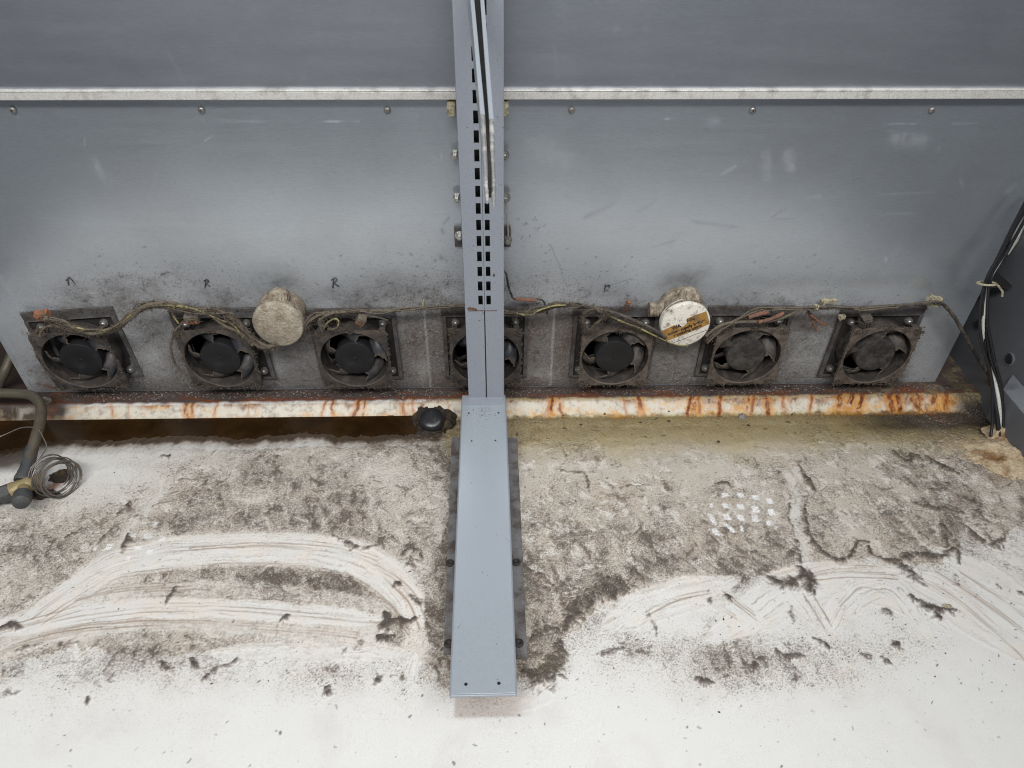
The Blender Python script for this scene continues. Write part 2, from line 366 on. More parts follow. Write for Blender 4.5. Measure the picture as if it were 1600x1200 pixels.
PC0 = 0.0
def build_floor():
    xs = np.concatenate([np.arange(-1.3, -.98, .02), np.arange(-.98, .98, .00135), np.arange(.98, 1.3, .02)])
    ys = np.concatenate([np.arange(.04, .27, .03), np.arange(.27, 1.02, .0013), np.arange(1.02, 1.2, .006)])
    X, Y = np.meshgrid(xs.astype(np.float32), ys.astype(np.float32))
    def L(px, py): p = onZ(px, py, 0); return (p.x, p.y)
    PX, PY = project_np(X, np.maximum(Y, .25), 0 * X)
    # warped coordinates: ragged edges
    wx = fbm(X * 28, Y * 28, 5, 1) * .010; wy = fbm(X * 28, Y * 28, 5, 2) * .010
    XW = X + wx; YW = Y + wy
    XW2 = X + wx * .45 ; YW2 = Y + wy * .45
    big = fbm(X * 5, Y * 5, 3, 3)
    # --- profile of the tank: ledge, cove, trough, floor
    edgeN = fbm(X * 12, Y * 3, 6, 110, .65)
    z = np.interp(Y - np.where(Y < .905, edgeN * .018 - .03 * ss(-.72, -.85, X), 0) * (1 - ss(.88, .905, Y)), [-.9, .30, .80, .835, .876, .90, .925, .932, .948, .956, 1.2], [0.0, 0.0, 0.0, -.003, -.014, -.021, -.022, -.018, -.003, 0, 0]).astype(np.float32)
    z += fbm(X * 9, Y * 9, 3, 9) * .0012
    # --- base
    col = np.empty(X.shape + (3,), np.float32); col[:] = lin(217, 216, 212)
    col = mixc(col, lin(206, 201, 196), ss(.0, .8, fbm(X * 14, Y * 14, 5, 4)) * .5)
    gloss = np.full(X.shape, .42, np.float32); hgt = np.zeros_like(X)
    cx = [0, 100, 200, 300, 400, 500, 600, 680, 740, 820, 900, 1000, 1100, 1200, 1300, 1400, 1500, 1600]
    cy = [640, 700, 740, 780, 820, 860, 900, 940, 980, 1020, 1060, 1100, 1150, 1200]
    T = [[2, 2, 2, 3, 3, 4, 5, 7, 7, 6, 5, 4, 4, 4, 5, 6, 7, 7],
         [1, 1, 1.5, 2.5, 4, 4, 4.5, 6.5, 7, 5, 4.2, 3.6, 3, 3.2, 4, 5, 6, 6],
         [1, 1, 1.5, 4, 5, 5, 3.2, 5, 7, 3.2, 4.2, 3.6, 3.8, 4.5, 4, 5.5, 6, 5],
         [2, 2.5, 3, 5, 5, 5.5, 4, 4, 7, 3.6, 4.5, 4.5, 4.8, 5, 4.2, 5.5, 5.5, 6],
         [4.2, 4.2, 5, 5.5, 5.5, 6, 5, 4.5, 7, 5.2, 5.2, 5, 5, 5.2, 5, 6, 6, 6],
         [4.6, 5, 4.2, 3, 3, 3.4, 4.5, 5.5, 7, 6.2, 6, 5.4, 5.6, 6, 5.2, 5.6, 5.5, 3.5],
         [4.8, 4.8, 3.4, 5.6, 6.4, 6.4, 5.2, 6.2, 7, 6.8, 7, 6.2, 6.4, 6.5, 3.8, 3.2, 2.8, 2.6],
         [4.5, 2.5, 3.4, 6.2, 7, 7, 5, 6.8, 7, 7.6, 7.2, 3, 2.6, 3.6, 2.6, 3, 2.4, 2.6],
         [3.6, 3, 3, 4.4, 4.6, 3.6, 3.6, 7.2, 7, 8, 4.5, 2.6, 2.8, 2.6, 2.4, 3, 2, 1.6],
         [4.6, 5.2, 5.6, 5.6, 4.6, 3.2, 3.4, 7, 7, 8, 3, 5.4, 6, 6.2, 5.6, 3.4, 1.6, 1],
         [3.6, 4, 4, 4.2, 3, 3.8, 4, 5, 6, 6, 1.4, 3, 4.8, 5, 4.2, 2, .8, .6],
         [1.4, 1.8, 1.5, 1.4, 1.2, 1.4, 1.8, 1.4, 3.2, 1.6, .6, .8, 1.2, 1.4, 1, .6, .4, .4],
         [.6, .6, .6, .6, .6, .7, .8, .7, .7, .7, .5, .5, .6, .7, .6, .5, .5, .4],
         [.3] * 18]
    Dn = table(PX + wx * 2200, PY + wy * 1700, cx, cy, T) / 10
    # --- flow direction of the wiping hand is added with strokes: (path px, half width m, dirt removed, streak strength)
    wipe = np.zeros_like(X); streak = np.zeros_like(X)
    wipes = [([(40, 965), (110, 925), (175, 885), (250, 866), (340, 858), (450, 858), (540, 868), (590, 890), (632, 930), (655, 985)], .028, .92),
             ([(-60, 1010), (30, 985), (120, 945), (220, 926), (350, 922), (460, 930), (560, 946), (620, 955)], .013, .45),
             ([(-60, 990), (60, 975), (150, 958), (250, 950), (400, 955), (500, 962), (600, 970)], .016, .9),
             ([(-60, 1040), (50, 1000), (160, 972), (260, 962), (400, 975), (500, 985), (610, 990)], .020, .55),
             ([(-40, 985), (50, 960), (130, 925)], .012, .5),
             ([(330, 1020), (450, 1018), (560, 1014), (640, 1022)], .014, .6),
             ([(640, 960), (650, 1010), (645, 1060)], .020, .6),
             ([(1105, 1000), (1180, 955), (1240, 915), (1330, 905), (1400, 930), (1480, 985)], .030, .85),
             ([(1290, 985), (1330, 930), (1380, 915), (1420, 940), (1450, 1000)], .020, .85),
             ([(1400, 890), (1480, 930), (1560, 990), (1640, 1040)], .045, .7),
             ([(1460, 860), (1540, 900), (1640, 960)], .030, .7),
             ([(1500, 800), (1560, 850), (1640, 900)], .020, .35),
             ([(940, 985), (1000, 950), (1080, 925), (1150, 905)], .026, .8),
             ([(1150, 960), (1090, 925)], .016, .5), ([(1200, 985), (1130, 925)], .016, .5), ([(1270, 975), (1225, 915)], .020, .6),
             ([(1240, 905), (1320, 893), (1400, 893)], .010, .8),
             ([(800, 1110), (850, 1080), (880, 1045)], .014, .5)]
    for i, (p, wd, amt) in enumerate(wipes):
        pts = [tuple(v[:2]) for v in smooth_path([Vector(L(*q)).to_3d() for q in p], 5)]
        m, D, Tt, S = polydist(XW2, YW2, pts, wd * 2.2)
        tl = np.clip(np.minimum(Tt, (Tt.max() if Tt.size else 0) - Tt) / (wd * 3.2) + .08, 0, 1) ** .6
        k = (1 - ss(wd * .7 * tl, wd * 1.25 * tl + .001, D)) * amt * ss(0, .35, tl)
        st = fbm(S * 420, Tt * 7, 3, 20 + i) * .6 + fbm(S * 1100, Tt * 14, 2, 40 + i) * .6
        wipe[m] = np.maximum(wipe[m], k); streak[m] = np.where(k > .05, st * np.clip(k * 1.5, 0, 1), streak[m])
    # --- pale drained channel
    def stroke(p, wd, soft, XX=XW, YY=YW):
        pts = [tuple(v[:2]) for v in smooth_path([Vector(L(*q)).to_3d() for q in p], 4)]
        m, D, Tt, S = polydist(XX, YY, pts, wd + soft)
        r = np.zeros_like(X); r[m] = 1 - ss(wd - soft * .5, wd + soft * .5, D); return r
    pale = stroke([(1243, 735), (1240, 790), (1245, 840), (1262, 880), (1285, 902)], .012, .012)
    pale = np.maximum(pale, .7 * stroke([(905, 850), (900, 900), (895, 960)], .004, .030))
    pale = np.maximum(pale, .7 * stroke([(1410, 815), (1440, 850)], .006, .008))
    pale = np.maximum(pale, .6 * stroke([(690, 760), (685, 830), (655, 900)], .010, .016))
    pale = np.maximum(pale, .6 * stroke([(260, 760), (225, 800), (180, 860)], .008, .016))
    flow = fbm(XW * 60 + YW * 22, YW * 26 - XW * 10, 5, 65, .6)
    D2 = np.clip(Dn * (1 - wipe * .80) * (1 - pale * ss(-.5, .3, flow) * .6), 0, 1)
    D2 = np.clip(D2 * (1 + .55 * fbm(XW * 13, YW * 15, 4, 66) + .30 * flow), 0, 1)
    # --- film, then granular dirt that thickens with density
    def inpoly(XX, YY, pts):
        P_ = [L(*q) for q in pts]; r_ = np.zeros(XX.shape, bool)
        for a_, b_ in zip(P_, P_[1:] + P_[:1]):
            if a_[1] == b_[1]: continue
            c_ = ((a_[1] > YY) != (b_[1] > YY)) & (XX < (b_[0] - a_[0]) * (YY - a_[1]) / (b_[1] - a_[1]) + a_[0]); r_ ^= c_
        return r_.astype(np.float32)
    RX, RY = XW + fbm(X * 90, Y * 90, 4, 68) * .005, YW + fbm(X * 90, Y * 90, 4, 69) * .006
    crust = inpoly(RX, RY, [(800, 600), (1700, 600), (1700, 800), (1590, 822), (1562, 850), (1535, 858), (1505, 838), (1500, 870), (1475, 884), (1425, 880), (1395, 885), (1355, 872), (1330, 892), (1290, 892), (1268, 925), (1235, 920), (1190, 902), (1120, 905), (1080, 905), (1010, 928), (960, 932), (930, 955), (905, 985), (880, 1005), (868, 1035), (850, 1058), (815, 1060), (790, 1060)])
    crustl = inpoly(RX, RY, [(-200, 690), (100, 690), (330, 700), (720, 690), (720, 1075), (690, 1078), (665, 1040), (640, 1015), (560, 1010), (420, 1012), (330, 1020), (240, 1025), (120, 1012), (0, 1040), (-200, 1060)])
    fstr = crust * .80 + crustl * np.clip(Dn * 1.7, 0, .74)
    fstr = fstr * (1 - wipe * .85) * (1 - pale * .55 * ss(-.5, .3, flow)) * (1 - .25 * ss(.2, .6, fbm(XW * 9, YW * 9, 4, 64)))
    film = np.clip(fstr + (1 - np.maximum(crust, crustl)) * D2 * .5, 0, .95) if True else np.clip(D2 * .75 + np.clip(Dn * (1 - wipe * .75) * (1 - pale * .3), 0, 1) * 1.05, 0, .95)
    col = mixc(col, lin(180, 167, 149), film * .92)
    rimc = ss(.2, .8, crust) * 0 + (np.abs(inpoly(RX + .003, RY + .004, [(800, 600), (1700, 600), (1700, 800), (1590, 822), (1505, 838), (1500, 870), (1475, 884), (1395, 885), (1330, 892), (1268, 925), (1190, 902), (1080, 905), (1010, 928), (930, 955), (880, 1005), (850, 1058), (790, 1060)]) - crust) > .5)
    hgt += (crust + crustl * .6) * .0006
    col = mixc(col, lin(186, 168, 150), ss(.1, .6, fbm(XW * 11, YW * 11, 4, 67)) * film * .5)
    gr = fbm(X * 330, Y * 330, 4, 60, .75)               # grains of a few mm
    gr2 = fbm(XW * 120, YW * 150, 5, 70, .62)            # little clumps
    gr3 = fbm(XW * 34, YW * 42, 5, 75, .6)               # patches
    D2 = np.clip(D2 * (1 + .04 * crust) + .10 * crustl * (1 - wipe) * (1 - pale), 0, 1)
    sp1 = ss(.98 - D2 * 1.25, 1.38 - D2 * 1.25, gr * .95 + .38 + gr3 * .22 + ss(.0, .5, D2) * .08)
    sp2 = ss(1.02 - D2 * 1.12, 1.34 - D2 * 1.12, gr2 * .62 + flow * .45 + gr3 * .32 + gr * .12 + .28)
    col = mixc(col, lin(116, 103, 90), np.clip(sp1, 0, 1) * .60)
    col = mixc(col, lin(86, 73, 60), np.clip(sp2, 0, 1) * (.84 - .12 * crust))
    hgt += sp1 * .0006 + sp2 * .0013
    # light islands inside the dirt
    isl = ss(.06, .34, fbm(XW * 55 + YW * 10, YW * 48, 6, 80, .68)) * ss(.2, .45, D2) * (1 - ss(.75, .95, D2))
    col = mixc(col, lin(216, 210, 201), isl * (.62 + .2 * crust)); hgt -= isl * .0006
    # curly ridges of pushed dirt
    rd = ridged(XW * 17 + big * 1.3, YW * 21, 4, 90)
    rm = ss(.76, .95, rd) * ss(.15, .55, D2 + gr3 * .25) * ss(-.1, .5, fbm(X * 7, Y * 7, 3, 95) + D2 * .5)
    col = mixc(col, lin(86, 73, 62), np.clip(rm, 0, 1) * .72); hgt += rm * .0022
    # wiped streaks: thin brown lines drawn along the hand's way
    col = mixc(col, lin(218, 206, 192), np.clip(wipe, 0, 1) * ss(-.3, .6, fbm(X * 20, Y * 20, 3, 97)) * .55)
    s1 = ss(.02, .62, streak) * np.clip(wipe * 1.3, 0, 1) * ss(.05, .28, Dn + .04)
    col = mixc(col, lin(146, 124, 102), s1 * .72 * ss(-.6, .3, gr3))
    s2 = ss(.05, .6, -streak) * np.clip(wipe, 0, 1)
    col = mixc(col, lin(232, 228, 222), s2 * .55)
    edge = ss(.15, .4, wipe) * (1 - ss(.4, .7, wipe))
    col = mixc(col, lin(132, 112, 94), edge * ss(-.1, .5, gr2) * .6 * ss(.2, .4, Dn)); hgt += edge * .0005
    lines = [[(70, 968), (120, 935), (175, 905), (250, 893), (340, 884), (430, 884), (520, 895), (560, 910), (592, 932)], [(80, 972), (200, 952), (330, 948), (450, 955), (560, 965), (600, 967)], [(0, 985), (60, 968), (130, 948)],
             [(55, 960), (110, 920), (160, 893)], [(250, 862), (350, 853), (450, 852), (540, 862), (600, 888), (640, 925)], [(300, 856), (420, 848), (520, 856), (590, 876)], [(120, 935), (190, 920), (300, 912)], [(200, 926), (330, 922), (430, 930), (520, 943)],
             [(100, 985), (250, 972), (400, 978), (560, 992)], [(0, 1020), (60, 1000), (150, 982), (260, 978)], [(20, 1003), (100, 982), (220, 968)], [(560, 905), (610, 945), (640, 985)], [(600, 905), (640, 945), (655, 985)], [(590, 880), (640, 915), (665, 965)],
             [(1100, 985), (1130, 950)], [(1255, 930), (1290, 985)], [(1268, 925), (1296, 972)], [(1312, 945), (1345, 915), (1390, 930), (1410, 955)], [(1240, 905), (1320, 897), (1400, 900)], [(1245, 898), (1300, 888), (1380, 888)],
             [(1430, 895), (1500, 940), (1570, 1000), (1600, 1030)], [(1460, 890), (1530, 935), (1600, 985)], [(1500, 895), (1600, 960)], [(1100, 930), (1150, 965)], [(1130, 925), (1180, 962)], [(1010, 960), (1060, 935), (1110, 925)]]
    for i, p in enumerate(lines):
        pts = [tuple(v[:2]) for v in smooth_path([Vector(L(*q)).to_3d() for q in p], 6)]
        for off in (-.004, -.0015, .0012, .0045, .007):
            m, D, Tt, S = polydist(X + wx * .12, Y + wy * .12 + off + .002 * math.sin(i * 3 + off * 900), pts, .004)
            br = ss(-.25, .45, fbm(Tt * 9 + i * 7.7, Tt * 0 + off * 700, 3, 170 + i)); v = (1 - ss(.0003, .0014, D)) * br * .62
            col[m] = col[m] * (1 - v[:, None]) + np.array(lin(136, 114, 90), np.float32) * v[:, None]; hgt[m] += v * .0005
    # --- dark lumps of dirt, each where it lies: (path, half width mm, darkness)
    lumps = [([(1246, 727), (1258, 745), (1272, 770)], 3, .8), ([(1235, 770), (1231, 805), (1240, 845), (1250, 885), (1262, 905)], 2.2, .6),
             ([(1258, 790), (1262, 835), (1280, 860), (1300, 873), (1325, 872), (1340, 850), (1357, 849)], 3, .85),
             ([(1357, 855), (1366, 870), (1400, 878), (1425, 866), (1470, 872), (1490, 860), (1501, 880)], 3.4, .85),
             ([(1395, 880), (1415, 890), (1442, 912)], 6, .75), ([(1470, 815), (1474, 835), (1478, 858)], 3.5, .8),
             ([(1395, 705), (1405, 716), (1418, 722), (1425, 712), (1440, 722)], 3, .95), ([(1450, 716), (1475, 732), (1496, 742)], 4, 1),
             ([(1410, 745), (1430, 760), (1470, 768), (1480, 755)], 3, .6), ([(1425, 785), (1440, 793), (1480, 798), (1505, 806)], 5, .75),
             ([(1505, 780), (1525, 792), (1540, 830), (1552, 850)], 8, .6), ([(1510, 825), (1545, 856), (1566, 838)], 4, .8),
             ([(1250, 890), (1262, 905), (1268, 925)], 7, .95), ([(1200, 905), (1225, 915), (1255, 900)], 6, .85), ([(1240, 845), (1250, 880)], 5, .7),
             ([(822, 1050), (845, 1058), (868, 1035), (872, 1010)], 9, .95), ([(830, 1000), (860, 985), (900, 975)], 8, .7),
             ([(880, 985), (905, 950), (935, 930), (975, 925)], 10, .85), ([(940, 905), (965, 912), (990, 920)], 8, .7), ([(985, 895), (1005, 905)], 7, .6),
             ([(870, 690), (886, 714), (874, 735)], 2.4, .55), ([(870, 735), (893, 738), (912, 742), (921, 770)], 2.2, .7), ([(820, 888), (850, 905), (862, 912)], 3, .7),
             ([(950, 758), (962, 763), (985, 758)], 3, .6), ([(985, 775), (1003, 778)], 2.6, .6), ([(1120, 758), (1135, 757), (1143, 762)], 2.5, .8),
             ([(960, 845), (985, 842), (998, 830)], 3, .5), ([(905, 695), (925, 685), (938, 690), (945, 715)], 3, .5),
             ([(215, 782), (200, 790), (182, 806)], 5, .7), ([(182, 822), (168, 838), (158, 848)], 5, .65), ([(206, 838), (198, 852), (192, 864)], 5, .75),
             ([(102, 843), (112, 838), (126, 834)], 3, .75), ([(58, 888), (66, 892)], 4, .6), ([(250, 712), (262, 716)], 3, .6), ([(215, 800), (222, 815)], 4, .6),
             ([(520, 836), (540, 849), (560, 856), (590, 854)], 2.8, .75), ([(625, 868), (640, 856), (652, 862), (660, 874)], 3.6, .85), ([(640, 870), (636, 885)], 5, .7),
             ([(598, 960), (606, 968), (602, 978), (622, 970)], 5, 1), ([(622, 968), (640, 974), (650, 966)], 3.6, 1), ([(592, 996), (604, 1001), (615, 997)], 4, 1), ([(615, 915), (622, 910)], 4, .9), ([(640, 930), (652, 940), (668, 945)], 4, .7),
             ([(262, 942), (270, 925), (276, 918)], 2.2, .9), ([(505, 922), (525, 918)], 7, .5), ([(0, 984), (18, 978), (32, 982)], 4, .9), ([(25, 1020), (60, 1006)], 4, .7), ([(90, 1010), (120, 1006)], 4, .6),
             ([(255, 1032), (262, 1042), (272, 1045)], 3, .75), ([(298, 1030), (308, 1045)], 3, .8), ([(316, 1065), (338, 1048), (368, 1032)], 3.2, .8), ([(505, 1082), (512, 1076)], 6, .85), ([(500, 1066), (512, 1060), (530, 1040)], 3.5, .55),
             ([(555, 1012), (566, 1002)], 6, .6), ([(535, 1020), (540, 1014)], 4, .6), ([(588, 1062), (594, 1058)], 5, .7), ([(0, 1083), (30, 1078)], 3.4, .6), ([(440, 970), (455, 962)], 2.6, .8), ([(134, 1098), (136, 1088)], 2.6, .85),
             ([(935, 1022), (955, 1020), (976, 1016)], 3.6, .75), ([(1155, 1028), (1166, 1040), (1172, 1044), (1190, 1032)], 3.6, .8), ([(1212, 1016), (1224, 1028), (1235, 1024), (1255, 1026)], 3.2, .85),
             ([(1270, 998), (1282, 1004), (1296, 1012)], 3.4, .8), ([(1398, 1010), (1404, 1009)], 5.5, .85), ([(1376, 1028), (1392, 1038)], 3, .8), ([(1345, 1022), (1362, 1026)], 2.6, .7), ([(1090, 1061), (1110, 1067)], 4.6, .85),
             ([(1425, 932), (1440, 945), (1462, 952), (1492, 954)], 4.4, .85), ([(1463, 960), (1468, 966)], 5, .9), ([(1380, 952), (1390, 962)], 4, .7), ([(1135, 930), (1140, 938)], 3.4, .8), ([(1104, 937), (1112, 941)], 3, .7), ([(1490, 900), (1496, 918)], 4, .6), ([(1556, 915), (1560, 920)], 4, .7), ([(1590, 925), (1598, 930)], 4, .7),
             ([(1105, 955), (1110, 985)], 3, .45), ([(1000, 940), (1020, 975)], 3, .4), ([(1236, 945), (1238, 975)], 2.4, .6), ([(1018, 970), (1026, 990)], 2, .6), ([(1178, 860), (1200, 875)], 5, .5)]
    lf = np.zeros_like(X)
    for n_, (p, wd, dk) in enumerate(lumps):
        w_ = wd * .00125
        pts = [tuple(v[:2]) for v in smooth_path([Vector(L(*q)).to_3d() for q in p], 5)]
        m, D, Tt, S = polydist(XW2 + gr3 * .004, YW2 + gr2 * .003, pts, w_ * 5 + .006)
        Lt = max(float(Tt.max()), 1e-4) if Tt.size else 1
        tp = .55 + .75 * np.sin(np.pi * np.clip(Tt / Lt, 0, 1)) * (1 + .5 * fbm(Tt * 120, S * 0 + n_ * 3.1, 2, 160))
        lf[m] = np.maximum(lf[m], np.exp(-(D / (w_ * tp)) ** 2 * .8) * dk * .86 + .34 * np.exp(-(D / (w_ * 3.2)) ** 2) * dk)
    la = ss(.36, .86, lf + gr2 * .55 + flow * .30 + gr * .28 - .02) * ss(.04, .12, lf)
    col = mixc(col, lin(98, 86, 74), la * .76)
    lb = ss(.66, 1.15, lf + gr2 * .50 + flow * .3 + gr * .25)
    col = mixc(col, lin(56, 46, 38), lb * .84 * ss(.1, .3, lf)); hgt += la * .0018 + lb * .0022
    # --- soft brown shoulder along the clean front zone, right of the foot
    brown = np.maximum(stroke([(820, 960), (835, 1030), (860, 1035)], .022, .03), stroke([(700, 860), (697, 930), (690, 1020), (705, 1060)], .010, .03) * .8)
    col = mixc(col, lin(96, 84, 62), brown * np.clip(.45 + gr2 * .6, 0, 1) * .5)
    # --- soft shadow under the foot's front lip, painted into the floor colour
    px0 = onZ(712, 1090, 0); px1 = onZ(808, 1118, 0)
    foot_shade = ss(px0.x - .004, px0.x + .002, X) * (1 - ss(px1.x - .006, px1.x + .02, XW)) * ss(px1.y - .004, px1.y + .001, Y) * (1 - ss(px0.y, px0.y + .02, Y))
    col = mixc(col, lin(168, 156, 148), foot_shade * .75)
    # --- glove prints lifted out of the dirt
    def quad(cx0, cy0, w0, h0, sk):
        c0 = L(cx0, cy0); ex = L(cx0 + w0 / 2, cy0)[0] - c0[0]; ey = L(cx0, cy0 - h0 / 2)[1] - c0[1]
        xx = X + wx * .14 - c0[0] + (Y - c0[1]) * sk * .18; yy = Y + wy * .14 - c0[1]
        return (1 - ss(ex - .0008, ex + .0012, np.abs(xx))) * (1 - ss(ey - .0008, ey + .0014, np.abs(yy)))
    prints = [(1133, 774, 9, 5, 0), (1157, 774, 9, 7, 0), (1180, 778, 9, 7, 0), (1202, 783, 9, 8, 0), (1133, 791, 9, 7, 0), (1157, 792, 10, 8, 0), (1181, 796, 10, 9, 0), (1205, 800, 8, 9, 0), (1111, 790, 5, 5, 0),
              (1136, 808, 9, 9, 1), (1157, 810, 9, 10, 0), (1179, 811, 9, 9, 0), (1202, 818, 9, 8, 0), (1113, 812, 7, 16, 1), (1118, 832, 11, 10, 3), (1140, 826, 7, 14, 3), (1158, 827, 4, 8, 0),
              (243, 819, 9, 7, 0), (232, 838, 12, 7, 2), (254, 842, 8, 7, 0), (208, 837, 8, 5, 1), (170, 855, 9, 8, 0), (215, 856, 10, 5, 2), (234, 863, 9, 6, 1), (225, 818, 6, 4, 0), (150, 857, 5, 8, 0), (200, 873, 7, 5, 0)]
    for q in prints:
        m_ = quad(*q); 
        m_ = m_ * np.clip(1.05 - np.abs(gr) * .35, 0, 1) * (.95 if q[0] > 800 else .7)
        col = mixc(col, lin(234, 233, 232), m_); hgt -= m_ * .0004
    # --- wet brown and olive staining beside the trough
    leftx = 1 - ss(-.10, -.075, X)
    lY = .869 + edgeN * .022 - .03 * ss(-.72, -.85, X)
    k = leftx * ss(lY - .012, lY + .003, Y + gr2 * .005) * (1 - ss(.944, .952, Y))
    col = mixc(col, lin(112, 88, 58), leftx * ss(lY - .030, lY - .002, Y + gr2 * .012) * (1 - ss(.944, .95, Y)) * .55)
    col = mixc(col, lin(58, 40, 20), k * .95); gloss = gloss * (1 - k) + .22 * k
    corner = (1 - ss(onZ(70, 650).x, onZ(130, 650).x, XW)) * ss(.785, .815, YW) * (1 - ss(1.1, 1.15, Y))
    col = mixc(col, lin(50, 34, 18), corner * .9)
    rY = .835 + fbm(X * 10, Y * 3, 4, 111) * .02
    k = (1 - leftx) * ss(rY - .05, rY + .035, YW)
    col = mixc(col, lin(174, 156, 100), k * .68)
    k2 = (1 - leftx) * ss(.84, .93, YW + ss(.45, .8, X) * .03) * (1 - ss(.93, .944, Y))
    col = mixc(col, lin(112, 94, 48), k2 * (.45 + .4 * ss(.5, .75, X)) + k2 * ss(.9, .93, Y) * .25); gloss = gloss * (1 - k * .6) + .2 * k * .6
    k3 = ss(.60, .74, X + wx * 2) * ss(.865, .89, YW) * (1 - ss(.935, .948, Y))
    col = mixc(col, lin(38, 30, 17), k3 * .9)
    spots = ss(.50, .60, fbm(X * 60, Y * 85, 3, 120)) * (1 - leftx) * ss(.83, .87, Y) * (1 - ss(.93, .94, Y))
    col = mixc(col, lin(52, 46, 36), spots * .8); hgt += spots * .0006
    # --- cove, painted white and run through with rust
    cn = fbm(X * 48, Y * 60, 6, 134, .7) * .0075
    cove = ss(.9262, .9295, Y + cn + wy * .2) * (1 - ss(.9475, .9535, Y + wy * .25 - cn * .8))
    inx = ss(onZ(92, 640).x, onZ(108, 640).x, XW)
    inx2 = 1 - ss(onZ(1490, 640).x, onZ(1535, 640).x, XW)
    cc = np.empty_like(col); cc[:] = lin(206, 199, 184)
    cc = mixc(cc, lin(206, 196, 150), np.broadcast_to((1 - leftx) * ss(.935, .925, Y) * .8, X.shape))
    cc = mixc(cc, lin(140, 126, 112), ss(.0, .5, fbm(X * 55, Y * 80, 6, 130, .7)) * .75)
    cc = mixc(cc, lin(96, 76, 60), ss(.42, .62, fbm(X * 90, Y * 110, 5, 135, .7)) * .8)
    cc = mixc(cc, lin(212, 152, 50), ss(.0, .5, fbm(X * 16, Y * 30, 5, 131, .65) + .12 * (X > PC0)) * .7)
    lc = (1 - inx) * (1 - ss(onZ(45, 640).x, onZ(60, 640).x, XW))
    cw = cove * np.clip(inx * inx2 + lc * .42 * ss(-.2, .5, gr3), 0, 1)
    col = col * (1 - cw[..., None]) + cc * cw[..., None]
    runs = [(172, 3, .5), (201, 2, .35), (288, 6, .9), (297, 4, .8), (333, 3, .6), (385, 2, .4), (503, 4, .6), (519, 4, .75), (556, 6, .95), (566, 3, .7), (628, 6, .6), (645, 5, .5), (700, 3, .4), (858, 7, .4), (864, 5, .95), (878, 5, .7), (980, 4, .5),
            (1003, 7, .95), (1081, 5, 1), (1088, 7, .8), (1098, 5, .6), (1129, 6, .95), (1175, 5, .8), (1182, 5, .7), (1206, 7, .8), (1232, 6, .6), (1276, 5, .7), (1322, 8, .95), (1337, 9, 1), (1353, 7, .9), (1404, 9, 1), (1416, 8, .95), (1447, 9, .8), (1470, 9, .8), (1492, 10, .7)]
    tb = ss(-.25, .45, fbm(X * 22, Y * 8, 5, 136, .65) + .45 * (X > -.05) * ss(.05, .7, X) - (.952 - Y) * 70 + .25) * ss(.924, .93, Y) * (1 - ss(.965, .975, Y)) * cw
    col = mixc(col, lin(150, 96, 40), tb * .62)
    col = mixc(col, lin(84, 54, 34), ss(.4, .9, tb) * ss(-.2, .4, gr2) * .7)
    bt = (1 - ss(.9265, .932, Y + cn)) * ss(.921, .925, Y) * cw
    col = mixc(col, lin(120, 98, 62), bt * .6)
    wl = leftx * (1 - ss(.9275, .9315, Y + cn * 1.2 + gr2 * .002)) * ss(.915, .92, Y)
    col = mixc(col, lin(66, 48, 28), wl * .92)
    col = mixc(col, lin(150, 128, 96), leftx * (1 - ss(.930, .938, Y + cn * 1.2)) * ss(.9275, .930, Y) * .5)
    run_w = np.zeros_like(X)
    for px_, wd, st in runs:
        xc = onZ(px_, 637).x; ln = random.uniform(.6, 1.25)
        xx = X - xc - fbm(Y * 40 + px_, X * 0 + px_, 3, 140) * .006 - (Y - .94) * random.uniform(-.25, .45)
        m_ = (1 - ss(wd * .0003, wd * .00075, np.abs(xx))) * ss(.956 - .034 * ln, .964 - .034 * ln, Y) * (1 - ss(.97, .985, Y)) * st
        run_w = np.maximum(run_w, m_)
        halo = (1 - ss(wd * .0004, wd * .0019, np.abs(xx + gr2 * .002))) * ss(.920, .935, Y) * (1 - ss(.965, .98, Y)) * st
        col = mixc(col, lin(196, 128, 20), halo * ss(-.8, .1, gr2) * .85)
    col = mixc(col, lin(142, 68, 4), run_w * ss(-.7, .1, gr2 + fbm(X * 90, Y * 30, 3, 141)))
    col = mixc(col, lin(74, 34, 10), ss(.45, .9, run_w) * ss(-.4, .3, gr2 + gr3 * .4) * .85)
    pool = (1 - leftx) * ss(.35, .8, fbm(X * 7, Y * 2, 3, 145) + ss(.45, .75, X) * .7) * (1 - ss(.0, .008, np.abs(Y - .926)))
    col = mixc(col, lin(150, 104, 20), pool * .6)
    # --- ledge under the fans
    led = ss(.951, .9585, Y + fbm(X * 40, Y * 40, 4, 150) * .004)
    lcol = np.empty_like(col); lcol[:] = lin(74, 62, 58)
    lcol = mixc(lcol, lin(48, 36, 30), ss(0, .6, fbm(X * 20, Y * 60, 4, 151)) * .8)
    lcol = mixc(lcol, lin(112, 56, 20), ss(-.05, .5, fbm(X * 14, Y * 90, 4, 152) + (.45 - np.abs(Y - .957) * 40) * .5) * .75)
    lcol = mixc(lcol, lin(150, 142, 138), ss(.62, .8, gr * .9 + gr2 * .3) * .6)
    lcol = mixc(lcol, lin(122, 112, 84), np.broadcast_to(ss(.62, .72, X) * .7, X.shape) * ss(-.1, .5, gr3))
    lcol = mixc(lcol, lin(40, 28, 18), np.broadcast_to(ss(-.76, -.80, X), X.shape) * .7)
    col = col * (1 - led[..., None]) + lcol * led[..., None]
    gloss = gloss * (1 - led) + .75 * led
    rustc = (stroke([(92, 612), (84, 625), (70, 640)], .014, .03) + stroke([(1450, 608), (1410, 612), (1480, 640)], .014, .03))
    col = mixc(col, lin(120, 60, 16), np.clip(rustc, 0, 1) * ss(-.2, .4, gr2) * .75)
